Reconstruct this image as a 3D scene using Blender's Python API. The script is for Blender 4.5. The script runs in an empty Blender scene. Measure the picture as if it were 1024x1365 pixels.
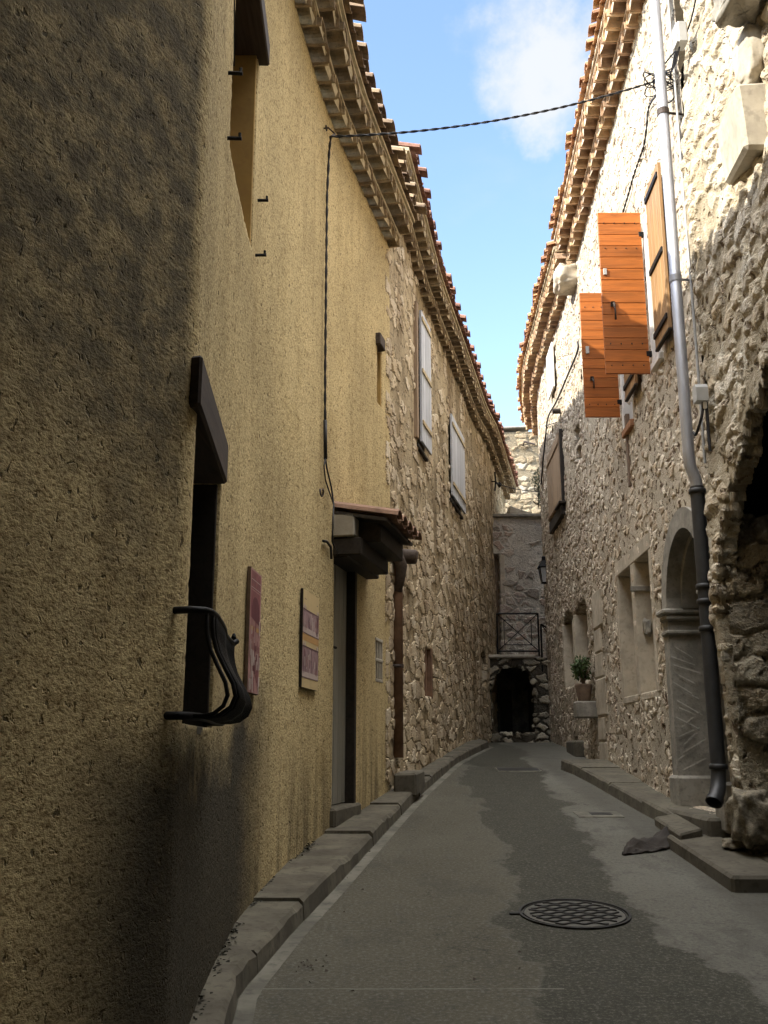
import bpy, math, random
import numpy as np
from mathutils import Vector

# ------------------------------------------------------------------ camera, world, sun
C = bpy.context.scene
F = 1300.0                      # focal length in photograph pixels (1024 x 1365)
PITCH = math.radians(13.3)
EYE = 1.6
cam_d = bpy.data.cameras.new("camera"); cam = bpy.data.objects.new("camera", cam_d)
C.collection.objects.link(cam); C.camera = cam
cam_d.sensor_fit = 'HORIZONTAL'; cam_d.sensor_width = 36.0; cam_d.lens = F / 1024 * 36
cam_d.clip_start = 0.05; cam_d.clip_end = 2000
cam.location = (0, 0, EYE); cam.rotation_euler = (math.pi / 2 + PITCH, 0, 0)

SUN_DIR = Vector((1.0, 0.40, -0.70)).normalized()      # the way the light travels
elev = math.asin(-SUN_DIR.z)
W = bpy.data.worlds.new("World"); C.world = W; W.use_nodes = True
sd = bpy.data.lights.new("sun", 'SUN'); sd.energy = 2.0; sd.angle = math.radians(0.5); sd.color = (1.0, 0.93, 0.80)
sun = bpy.data.objects.new("sun", sd); C.collection.objects.link(sun)
sun.rotation_euler = SUN_DIR.to_track_quat('-Z', 'Y').to_euler(); sun.location = (-30, -12, 30)
C.view_settings.view_transform = 'Standard'; C.view_settings.look = 'None'
C.view_settings.exposure = 2.45; C.view_settings.gamma = 1.0
C.render.engine = 'CYCLES'
C.cycles.max_bounces = 10; C.cycles.diffuse_bounces = 6; C.cycles.glossy_bounces = 3
C.cycles.use_denoising = True
rnd = random.Random(7)

# ------------------------------------------------------------------ node helpers
class NT:
    def __init__(s, tree): s.t = tree
    def n(s, typ, inp=None, **props):
        nd = s.t.nodes.new('ShaderNode' + typ)
        for k, v in props.items(): setattr(nd, k, v)
        for k, v in (inp or {}).items():
            sock = nd.inputs[k]
            if isinstance(v, bpy.types.NodeSocket): s.t.links.new(v, sock)
            else: sock.default_value = v
        return nd
    def math(s, op, a, b=0.0, c=0.0, clamp=False):
        return s.n('Math', {0: a, 1: b, 2: c}, operation=op, use_clamp=clamp).outputs[0]
    def mix(s, f, a, b, blend='MIX'):
        nd = s.n('Mix', None, data_type='RGBA', blend_type=blend)
        for k, v in ((0, f), (6, a), (7, b)):
            if isinstance(v, bpy.types.NodeSocket): s.t.links.new(v, nd.inputs[k])
            else: nd.inputs[k].default_value = v if k == 0 else (*v[:3], 1)
        return nd.outputs[2]
    def noise(s, vec, scale, detail=3, rough=0.55, dist=0.0, out=0):
        return s.n('TexNoise', {'Vector': vec, 'Scale': scale, 'Detail': detail, 'Roughness': rough, 'Distortion': dist}).outputs[out]
    def remap(s, v, a, b, c=0.0, d=1.0, kind='SMOOTHSTEP'):
        return s.n('MapRange', {0: v, 1: a, 2: b, 3: c, 4: d}, interpolation_type=kind).outputs[0]
    def ramp(s, f, stops):
        nd = s.n('ValToRGB', {0: f}); el = nd.color_ramp.elements
        while len(el) < len(stops): el.new(0.5)
        for e, (p, c) in zip(el, stops): e.position = p; e.color = (*c, 1)
        return nd.outputs[0]
    def scale(s, v, xyz):
        return s.n('VectorMath', {0: v, 1: xyz}, operation='MULTIPLY').outputs[0]

def new_mat(name):
    m = bpy.data.materials.new(name); m.use_nodes = True
    t = NT(m.node_tree); bs = m.node_tree.nodes['Principled BSDF']; out = m.node_tree.nodes['Material Output']
    return m, t, bs, out
def L(t, a, b): t.t.links.new(a, b)

# sky: Nishita with a few thin clouds mixed in by direction
w = NT(W.node_tree); bg = W.node_tree.nodes['Background']
sky = w.n('TexSky', None, sky_type='NISHITA'); sky.sun_disc = False
sky.sun_elevation = elev; sky.sun_rotation = math.atan2(-SUN_DIR.x, -SUN_DIR.y) % (2 * math.pi)
sky.air_density = 1.0; sky.dust_density = 0.3; sky.ozone_density = 1.2
tc = w.n('TexCoord').outputs['Generated']
nrm = w.n('VectorMath', {0: tc}, operation='NORMALIZE').outputs[0]
cdir = Vector((0.175, 0.865, 0.69)).normalized()
dot = w.n('VectorMath', {0: nrm, 1: cdir}, operation='DOT_PRODUCT').outputs['Value']
blob = w.remap(w.math('ADD', dot, w.math('MULTIPLY', w.math('SUBTRACT', w.noise(nrm, 9, 6, 0.6), 0.5), 0.016)), 0.9960, 0.9998)
cl = w.math('MULTIPLY', w.remap(w.noise(nrm, 8, 7, 0.6), 0.28, 0.60), blob)
wide = w.math('MULTIPLY', w.remap(w.noise(w.scale(nrm, (1, 1, 2.2)), 3.2, 6, 0.55), 0.46, 0.75), 0.35)
allc = w.math('MAXIMUM', w.math('MULTIPLY', cl, 0.9), wide, clamp=True)
skyc = w.mix(allc, sky.outputs[0], (2.1, 2.15, 2.2))
# bright cumulus added overhead, out of view, to fill the shade with light
up = w.n('SeparateXYZ', {0: nrm}).outputs
over = w.remap(up[2], 0.72, 0.82)
over = w.math('MULTIPLY', over, w.remap(w.noise(nrm, 2.6, 6, 0.6), 0.34, 0.52))
skyc = w.mix(over, skyc, (25.0, 24.8, 24.6))
L(w, skyc, bg.inputs[0]); bg.inputs[1].default_value = 0.084

# ------------------------------------------------------------------ materials
def rubble(name, size, mortar, stones, cover=0.25, H=0.05, edge=(0.04, 0.16), zcover=None, dirt=0.5, joint_dark=0.0, warp=0.09, lichen=0.0, pits=0.0):
    """stones embedded in mortar; UV is in metres along and up the wall."""
    m, t, bs, out = new_mat(name)
    uv = t.n('UVMap').outputs[0]
    wv = t.n('VectorMath', {0: t.noise(uv, 3.1, 2, out=1), 1: (0.5, 0.5, 0.5)}, operation='SUBTRACT').outputs[0]
    wv2 = t.n('VectorMath', {0: t.noise(uv, 11, 2, out=1), 1: (0.5, 0.5, 0.5)}, operation='SUBTRACT').outputs[0]
    p = t.n('VectorMath', {0: wv, 1: (warp * 2, warp * 2, 0), 2: uv}, operation='MULTIPLY_ADD').outputs[0]
    p = t.n('VectorMath', {0: wv2, 1: (warp, warp, 0), 2: p}, operation='MULTIPLY_ADD').outputs[0]
    p = t.scale(p, (1 / size[0], 1 / size[1], 0))
    v1 = t.n('TexVoronoi', {'Vector': p, 'Scale': 1.0, 'Randomness': 0.9}, voronoi_dimensions='2D', feature='F1')
    v2 = t.n('TexVoronoi', {'Vector': p, 'Scale': 1.0, 'Randomness': 0.9}, voronoi_dimensions='2D', feature='DISTANCE_TO_EDGE')
    rgb = t.n('SeparateColor', {0: v1.outputs['Color']})
    r, g, b = rgb.outputs
    n1 = t.noise(uv, 16, 5, 0.65); n2 = t.noise(uv, 55, 4, 0.6); big = t.noise(uv, 0.9, 4, 0.6)
    cov = t.math('MULTIPLY_ADD', t.math('SUBTRACT', big, 0.5), 1.4, cover)
    if zcover:
        z = t.n('SeparateXYZ', {0: uv}).outputs[1]
        cov = t.math('ADD', cov, t.remap(z, zcover[0], zcover[1], 0, zcover[2], 'LINEAR'))
    pres = t.remap(t.math('SUBTRACT', r, cov), -0.06, 0.06)
    d = t.math('MULTIPLY_ADD', t.math('SUBTRACT', n1, 0.5), 0.16, v2.outputs[0])
    mask = t.math('MULTIPLY', t.remap(d, edge[0], edge[1]), pres)
    hgt = t.math('MULTIPLY', mask, t.math('MULTIPLY_ADD', g, 0.6, 0.4))
    hgt = t.math('ADD', hgt, t.math('MULTIPLY', n1, 0.55))
    hgt = t.math('ADD', hgt, t.math('MULTIPLY', n2, 0.28))
    hgt = t.math('ADD', hgt, t.math('MULTIPLY', big, 0.5))
    sc = t.ramp(b, [(i / max(1, len(stones) - 1), c) for i, c in enumerate(stones)])
    sc = t.mix(t.remap(n1, 0.25, 0.75), sc, (1.25, 1.2, 1.1), 'MULTIPLY')
    sc = t.mix(t.remap(n2, 0.5, 0.75, 0, 0.35), sc, (0.30, 0.25, 0.19))
    mc = t.mix(t.remap(big, 0.3, 0.7), mortar, tuple(x * 0.72 for x in mortar))
    mc = t.mix(t.remap(n2, 0.25, 0.7), mc, (0.82, 0.78, 0.72), 'MULTIPLY')
    if joint_dark:
        jd = t.math('MULTIPLY', t.remap(d, 0.0, 0.07, 1, 0), joint_dark)
        mc = t.mix(jd, mc, tuple(x * 0.25 for x in mortar))
    col = t.mix(mask, mc, sc)
    dn = t.remap(t.noise(t.scale(uv, (1.6, 0.45, 1)), 1.0, 5, 0.65), 0.46, 0.68, 0, dirt)
    col = t.mix(dn, col, (0.45, 0.40, 0.34), 'MULTIPLY')
    if pits:
        pt = t.math('MULTIPLY', t.remap(t.noise(t.scale(uv, (1.0, 0.8, 1)), 11.5, 3, 0.55, 0.6), 0.64 - 0.09 * pits, 0.71 - 0.08 * pits), pits)
        col = t.mix(pt, col, (0.15, 0.105, 0.075)); hgt = t.math('SUBTRACT', hgt, t.math('MULTIPLY', pt, 0.9))
    if lichen:
        ln = t.math('MULTIPLY', t.remap(t.noise(uv, 2.6, 5, 0.7), 0.5, 0.62), lichen)
        col = t.mix(t.math('MULTIPLY', ln, t.remap(n2, 0.3, 0.6)), col, (0.62, 0.59, 0.52))
    L(t, col, bs.inputs['Base Color']); bs.inputs['Roughness'].default_value = 0.95; bs.inputs['Specular IOR Level'].default_value = 0.15
    dp = t.n('Displacement', {'Height': hgt, 'Midlevel': 0.5, 'Scale': H})
    L(t, dp.outputs[0], out.inputs['Displacement']); m.displacement_method = 'BOTH'
    return m

def plaster_wall(name, base, light, stain=True):  # stain: mould and soil, plus painted shade of near bend and lower wall
    m, t, bs, out = new_mat(name)
    uv = t.n('UVMap').outputs[0]
    grain = t.noise(t.scale(uv, (0.75, 1.0, 1)), 66, 6, 0.68)
    mid = t.noise(t.scale(uv, (0.8, 1.0, 1)), 17, 6, 0.68)
    big = t.noise(uv, 0.8, 5, 0.6)
    streak = t.noise(t.scale(uv, (4.0, 0.35, 1)), 1.6, 5, 0.65)
    col = t.mix(t.remap(big, 0.3, 0.7), base, light)
    col = t.mix(t.remap(streak, 0.45, 0.75, 0, 0.55), col, (0.62, 0.58, 0.52), 'MULTIPLY')
    col = t.mix(t.remap(mid, 0.50, 0.68, 0, 0.75), col, (0.55, 0.50, 0.44), 'MULTIPLY')
    col = t.mix(t.remap(grain, 0.36, 0.52, 1.0, 0), col, (0.46, 0.41, 0.36), 'MULTIPLY')
    col = t.mix(t.remap(grain, 0.56, 0.72, 0, 0.6), col, (1.3, 1.28, 1.2), 'MULTIPLY')
    if stain:     # black mould that has crept up from the foot of the wall under the window, with run-off streaks
        xyz = t.n('SeparateXYZ', {0: uv}); s, z = xyz.outputs[0], xyz.outputs[1]
        wob = t.math('MULTIPLY_ADD', t.math('SUBTRACT', t.noise(uv, 1.7, 6, 0.65), 0.5), 1.3, 0)
        S0, S1 = STAIN
        fade = t.math('MULTIPLY', t.remap(t.math('ADD', s, t.math('MULTIPLY', wob, 0.35)), S0 - 0.95, S0 - 0.15), t.remap(t.math('ADD', s, wob), S1 + 2.4, S1 + 0.9))
        low = t.remap(t.math('SUBTRACT', t.math('ADD', z, wob), t.math('MULTIPLY', t.math('SUBTRACT', s, S0), 0.10)), 1.85, 1.25)
        st = t.math('MULTIPLY', fade, low)
        run = t.math('MULTIPLY', t.math('MULTIPLY', t.remap(s, S0 - 0.02, S0 + 0.06), t.remap(s, S1 + 0.2, S1)), t.remap(t.math('ADD', z, t.math('MULTIPLY', wob, 0.5)), 1.67, 1.50, 0, 0.85))
        run = t.math('MULTIPLY', run, t.math('MULTIPLY', t.remap(z, 1.70, 1.66), t.remap(t.noise(t.scale(uv, (16, 0.5, 1)), 1.0, 2), 0.34, 0.58)))
        foot = t.math('MULTIPLY', t.remap(t.math('SUBTRACT', z, t.math('MULTIPLY', s, 0.088)), 0.85, -0.30), t.remap(streak, 0.4, 0.65))  # streaky soil stain, widened so it also paints in the lower wall's shade
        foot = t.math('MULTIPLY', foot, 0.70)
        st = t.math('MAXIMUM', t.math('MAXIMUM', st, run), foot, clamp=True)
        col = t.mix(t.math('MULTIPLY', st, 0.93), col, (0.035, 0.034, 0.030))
    fl = t.noise(t.scale(uv, (1.0, 0.75, 1)), 30, 3, 0.6, 0.4)
    col = t.mix(t.remap(fl, 0.62, 0.69, 0, 0.8), col, (0.085, 0.07, 0.045))
    if stain:     # shade of the near bend put into the colour, in ragged black patches
        gn = t.noise(t.scale(uv, (1.5, 0.6, 1)), 1.5, 7, 0.7); g2 = t.noise(uv, 7, 5, 0.7)
        gz_ = t.math('ADD', z, t.math('MULTIPLY', t.math('SUBTRACT', gn, 0.5), 3.2))
        gm = t.math('MULTIPLY', t.remap(gz_, 1.6, 3.3), t.remap(t.math('ADD', s, t.math('MULTIPLY', t.math('SUBTRACT', gn, 0.5), 0.07)), S0 - 0.065, S0 - 0.135))
        gm = t.math('MULTIPLY', gm, t.remap(g2, 0.30, 0.62, 0.35, 0.88))
        col = t.mix(gm, col, (0.095, 0.085, 0.065))
        ck = t.n('TexVoronoi', {'Vector': t.n('VectorMath', {0: t.n('VectorMath', {0: t.noise(uv, 2.2, 4, out=1), 1: (0.5, 0.5, 0)}, operation='SUBTRACT').outputs[0], 1: (0.9, 0.9, 0), 2: t.scale(uv, (0.8, 0.35, 0))}, operation='MULTIPLY_ADD').outputs[0], 'Scale': 1.0}, voronoi_dimensions='2D', feature='DISTANCE_TO_EDGE').outputs[0]
        cm = t.math('MULTIPLY', t.remap(ck, 0.004, 0.0015), t.remap(big, 0.52, 0.60, 0, 0.55))
        col = t.mix(cm, col, (0.10, 0.075, 0.045))
        pat = t.math('MULTIPLY', t.remap(t.noise(uv, 0.55, 6, 0.6), 0.58, 0.62), 0.28)
        col = t.mix(pat, col, (0.70, 0.66, 0.58), 'MULTIPLY')
    L(t, col, bs.inputs['Base Color']); bs.inputs['Roughness'].default_value = 0.95; bs.inputs['Specular IOR Level'].default_value = 0.1
    h = t.math('ADD', t.math('MULTIPLY_ADD', t.remap(fl, 0.60, 0.70), -0.35, t.math('MULTIPLY', grain, 0.55)), t.math('ADD', t.math('MULTIPLY', mid, 0.7), t.math('MULTIPLY', big, 1.4)))
    dp = t.n('Displacement', {'Height': h, 'Midlevel': 1.2, 'Scale': 0.017})
    L(t, dp.outputs[0], out.inputs['Displacement']); m.displacement_method = 'BOTH'
    return m

def simple(name, c, rough=0.8, var=0.35, scale=8.0, stretch=(1, 1, 1), bump=0.3, metal=0.0, island=0.0, dirtc=None, spec=0.3):
    m, t, bs, out = new_mat(name)
    co = t.scale(t.n('TexCoord').outputs['Object'], stretch)
    n1 = t.noise(co, scale, 5, 0.6); n2 = t.noise(co, scale * 5, 3, 0.6)
    col = t.mix(t.remap(n1, 0.3, 0.7), tuple(x * (1 - var) for x in c), tuple(min(1, x * (1 + var * 0.6)) for x in c))
    if dirtc: col = t.mix(t.remap(n2, 0.5, 0.7, 0, 0.7), col, dirtc)
    if island:
        ri = t.n('NewGeometry').outputs['Random Per Island']
        hs = t.n('HueSaturation', {'Hue': t.math('MULTIPLY_ADD', ri, island * 0.06, 0.5 - island * 0.03), 'Value': t.remap(ri, 0, 1, 1 - island, 1 + island * 0.7, 'LINEAR'), 'Color': col})
        col = hs.outputs[0]
    L(t, col, bs.inputs['Base Color']); bs.inputs['Roughness'].default_value = rough
    bs.inputs['Metallic'].default_value = metal; bs.inputs['Specular IOR Level'].default_value = spec
    if bump:
        hb = t.math('ADD', n1, t.math('MULTIPLY', n2, 0.5))
        bp = t.n('Bump', {'Height': hb, 'Strength': bump, 'Distance': 0.01})
        L(t, bp.outputs[0], bs.inputs['Normal'])
    return m

def wood(name, c, along='Z', dark=0.45, island=0.25, rough=0.7, spec=0.3, grey=None):
    m, t, bs, out = new_mat(name)
    st = {'X': (0.6, 9, 9), 'Y': (9, 0.6, 9), 'Z': (9, 9, 0.6)}[along]
    co = t.scale(t.n('TexCoord').outputs['Object'], st)
    ri = t.n('NewGeometry').outputs['Random Per Island']
    off = t.n('CombineXYZ', {0: t.math('MULTIPLY', ri, 37), 1: t.math('MULTIPLY', ri, 53), 2: t.math('MULTIPLY', ri, 71)}).outputs[0]
    co = t.n('VectorMath', {0: co, 1: off}, operation='ADD').outputs[0]
    n1 = t.noise(co, 2.2, 6, 0.65, 1.2); n2 = t.noise(co, 14, 4, 0.6)
    col = t.mix(t.remap(n1, 0.35, 0.72), c, tuple(x * dark for x in c))
    if grey: col = t.mix(t.remap(t.noise(co, 0.7, 4), 0.4, 0.65, 0, 0.8), col, grey)
    col = t.mix(t.remap(n2, 0.5, 0.8, 0, 0.5), col, tuple(x * 0.5 for x in c))
    hs = t.n('HueSaturation', {'Value': t.remap(ri, 0, 1, 1 - island, 1 + island * 0.6, 'LINEAR'), 'Color': col})
    L(t, hs.outputs[0], bs.inputs['Base Color']); bs.inputs['Roughness'].default_value = rough; bs.inputs['Specular IOR Level'].default_value = spec
    bp = t.n('Bump', {'Height': t.math('ADD', n1, t.math('MULTIPLY', n2, 0.4)), 'Strength': 0.35, 'Distance': 0.004})
    L(t, bp.outputs[0], bs.inputs['Normal'])
    return m

# ------------------------------------------------------------------ rays of the photograph -> places in the street
def ray(px, py):
    u = (px - 512) / F; v = (682.5 - py) / F
    return np.array((u, math.cos(PITCH) - v * math.sin(PITCH), math.sin(PITCH) + v * math.cos(PITCH)))

GY = [-40, -4, 0, 14, 17, 19.5, 60]; GZ = [-0.9, -0.36, 0, 1.26, 1.49, 1.60, 1.66]
def gz(y): return float(np.interp(y, GY, GZ))
def ghit(px, py, dz=0.0):
    r = ray(px, py); lo, hi = 1.0, 60.0
    for _ in range(60):
        y = (lo + hi) / 2; z = EYE + r[2] / r[1] * y
        if z > gz(y) + dz: lo = y
        else: hi = y
    return np.array((r[0] / r[1] * y, y, EYE + r[2] / r[1] * y))

def spline(pts, step=0.02):
    """Catmull-Rom through plan points."""
    P = np.array(pts, float); P = np.vstack([2 * P[0] - P[1], P, 2 * P[-1] - P[-2]]); out = []
    for i in range(1, len(P) - 2):
        p0, p1, p2, p3 = P[i - 1:i + 3]; n = max(2, int(np.linalg.norm(p2 - p1) / step))
        for k in range(n):
            u = k / n
            out.append(0.5 * (2 * p1 + (p2 - p0) * u + (2 * p0 - 5 * p1 + 4 * p2 - p3) * u * u + (3 * p1 - p0 - 3 * p2 + p3) * u ** 3))
    out.append(P[-2]); return np.array(out)

class Wall:
    """An upright wall over a plan line; s = metres along it, z = height, o = metres out into the street."""
    def __init__(self, pts, side, smooth=True):
        self.p = spline(pts) if smooth else np.array([np.array(a) * (1 - k / 200) + np.array(b) * k / 200 for a, b in zip(pts[:-1], pts[1:]) for k in range(200)] + [pts[-1]], float)
        d = np.diff(self.p, axis=0); self.s = np.concatenate([[0], np.cumsum(np.linalg.norm(d, axis=1))])
        t = np.gradient(self.p, axis=0); t /= np.linalg.norm(t, axis=1)[:, None]
        self.t = t; self.n = np.stack([t[:, 1], -t[:, 0]], 1) * side; self.len = self.s[-1]
    def xy(self, s):
        return np.stack([np.interp(s, self.s, self.p[:, 0]), np.interp(s, self.s, self.p[:, 1])], -1)
    def nn(self, s):
        n = np.stack([np.interp(s, self.s, self.n[:, 0]), np.interp(s, self.s, self.n[:, 1])], -1)
        return n / np.linalg.norm(n, axis=-1, keepdims=True)
    def P(self, s, z, o=0.0):
        q = self.xy(s) + self.nn(s) * o
        return (float(q[0]), float(q[1]), float(z))
    def sy(self, y): return float(np.interp(y, self.p[:, 1], self.s))
    def hit(self, px, py, o=0.0):
        r = ray(px, py); q = self.p + self.n * o
        c = q[:, 0] * r[1] - q[:, 1] * r[0]
        best = None
        for i in np.nonzero(c[:-1] * c[1:] <= 0)[0]:
            f = c[i] / (c[i] - c[i + 1] + 1e-12); y = q[i, 1] + f * (q[i + 1, 1] - q[i, 1])
            if y > 0.5 and (best is None or y < best[2]): best = (self.s[i] + f * (self.s[i + 1] - self.s[i]), EYE + r[2] / r[1] * y, y)
        if best is None:      # just past an end of the wall: take that end
            i = int(np.argmin(np.abs(c / np.hypot(q[:, 0], q[:, 1])))); best = (self.s[i], EYE + r[2] / r[1] * q[i, 1], q[i, 1]); print('end hit', px, py)
        return best
    def hs(self, px, py, o=0.0): return self.hit(px, py, o)[0]
    def hz(self, px, py, o=0.0): return self.hit(px, py, o)[1]

# ------------------------------------------------------------------ object helpers
def link(o): C.collection.objects.link(o); return o
def tag(o, label=None, cat=None, group=None, kind=None):
    if label: o['label'] = label
    if cat: o['category'] = cat
    if group: o['group'] = group
    if kind: o['kind'] = kind
    return o
def thing(name, loc, label, cat, group=None):
    o = link(bpy.data.objects.new(name, None)); o.location = loc; o.empty_display_size = 0.2
    return tag(o, label, cat, group)
def origin(o):
    v = Vector((0, 0, 0))
    while o: v = v + Vector(o.location); o = o.parent
    return v

class MB:
    def __init__(s): s.v = []; s.f = []; s.m = []
    def add(s, vs, fs, mi=0):
        b = len(s.v); s.v += [tuple(map(float, x)) for x in vs]
        for f in fs: s.f.append(tuple(b + i for i in f)); s.m.append(mi)
        return s
    def hexa(s, c, mi=0):       # 4 bottom then 4 top corners
        return s.add(c, [(3, 2, 1, 0), (4, 5, 6, 7), (0, 1, 5, 4), (1, 2, 6, 5), (2, 3, 7, 6), (3, 0, 4, 7)], mi)
    def bev(s, c, b=0.006, mi=0):   # a block with chamfered edges, from 8 corners
        c = [np.array(x, float) for x in c]
        ax = [c[1] - c[0], c[3] - c[0], c[4] - c[0]]; ln = [np.linalg.norm(a) for a in ax]; b = min(b, min(ln) * 0.3)
        def pt(u, v, q): # trilinear
            return ((c[0] * (1 - u) + c[1] * u) * (1 - v) + (c[3] * (1 - u) + c[2] * u) * v) * (1 - q) + ((c[4] * (1 - u) + c[5] * u) * (1 - v) + (c[7] * (1 - u) + c[6] * u) * v) * q
        e = [b / l for l in ln]; V = {}; vs = []
        for i in (0, 1):
            for j in (0, 1):
                for k in (0, 1):
                    for a in range(3):
                        uvw = [i, j, k]
                        for q in range(3):
                            if q != a: uvw[q] = e[q] if uvw[q] == 0 else 1 - e[q]
                        V[(i, j, k, a)] = len(vs); vs.append(pt(*uvw))
        fs = []
        for a in range(3):
            o1, o2 = [(1, 2), (2, 0), (0, 1)][a]
            for d in (0, 1):
                q = []
                for x, y in ((0, 0), (1, 0), (1, 1), (0, 1)):
                    idx = [0, 0, 0]; idx[a] = d; idx[o1] = x; idx[o2] = y; q.append(V[(*idx, a)])
                fs.append(tuple(q) if d else tuple(q[::-1]))
        for a in range(3):
            o1, o2 = [(1, 2), (2, 0), (0, 1)][a]
            for x in (0, 1):
                for y in (0, 1):
                    i0 = [0, 0, 0]; i1 = [0, 0, 0]; i1[a] = 1
                    for i in (i0, i1): i[o1] = x; i[o2] = y
                    fs.append((V[(*i0, o1)], V[(*i1, o1)], V[(*i1, o2)], V[(*i0, o2)]))
        for i in (0, 1):
            for j in (0, 1):
                for k in (0, 1): fs.append((V[(i, j, k, 0)], V[(i, j, k, 1)], V[(i, j, k, 2)]))
        return s.add(vs, fs, mi)
    def box(s, x0, x1, y0, y1, z0, z1, mi=0, b=0.006):
        return s.bev([(x0, y0, z0), (x1, y0, z0), (x1, y1, z0), (x0, y1, z0), (x0, y0, z1), (x1, y0, z1), (x1, y1, z1), (x0, y1, z1)], b, mi)
    def wbox(s, wl, s0, s1, z0, z1, o0, o1, mi=0, b=0.006):
        p = wl.P
        return s.bev([p(s0, z0, o0), p(s1, z0, o0), p(s1, z0, o1), p(s0, z0, o1), p(s0, z1, o0), p(s1, z1, o0), p(s1, z1, o1), p(s0, z1, o1)], b, mi)
    def tube(s, pts, r, k=8, mi=0, caps=True):
        P = np.array(pts, float); n = len(P); R = np.full(n, r) if np.isscalar(r) else np.array(r)
        T = np.gradient(P, axis=0); T /= np.linalg.norm(T, axis=1)[:, None] + 1e-9
        a = np.array((0, 0, 1.0)) if abs(T[0][2]) < 0.9 else np.array((1.0, 0, 0))
        u = np.cross(T[0], a); u /= np.linalg.norm(u); vs = []
        for i in range(n):
            u = u - T[i] * np.dot(u, T[i]); u /= np.linalg.norm(u) + 1e-9; w_ = np.cross(T[i], u)
            for j in range(k):
                an = 2 * math.pi * j / k; vs.append(P[i] + R[i] * (math.cos(an) * u + math.sin(an) * w_))
        fs = [(i * k + j, i * k + (j + 1) % k, (i + 1) * k + (j + 1) % k, (i + 1) * k + j) for i in range(n - 1) for j in range(k)]
        if caps: fs += [tuple(range(k))[::-1], tuple((n - 1) * k + j for j in range(k))]
        return s.add(vs, fs, mi)
    def build(s, name, mats, parent=None, smooth=False, uvs=None):
        me = bpy.data.meshes.new(name); o0 = origin(parent) if parent else Vector((0, 0, 0))
        me.from_pydata([(a - o0.x, b - o0.y, c - o0.z) for a, b, c in s.v], [], s.f)
        for m in (mats if isinstance(mats, (list, tuple)) else [mats]): me.materials.append(m)
        me.polygons.foreach_set('material_index', s.m)
        if smooth: me.polygons.foreach_set('use_smooth', [True] * len(s.f))
        me.update(); ob = link(bpy.data.objects.new(name, me))
        if parent: ob.parent = parent
        return ob

def place(ob, loc):     # a top-level mesh: put its origin at its base
    loc = Vector(loc); me = ob.data
    n = len(me.vertices); a = np.empty(n * 3); me.vertices.foreach_get('co', a)
    a = (a.reshape(-1, 3) - np.array(loc)).ravel(); me.vertices.foreach_set('co', a); ob.location = loc; me.update()
    return ob

def grid_lines(a, b, step, marks):
    n = max(2, int(round((b - a) / step)) + 1); x = np.linspace(a, b, n)
    for mk in sorted(marks):
        if a < mk < b:
            i = np.argmin(np.abs(x - mk)); x[i] = mk
    return np.unique(x)

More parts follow.
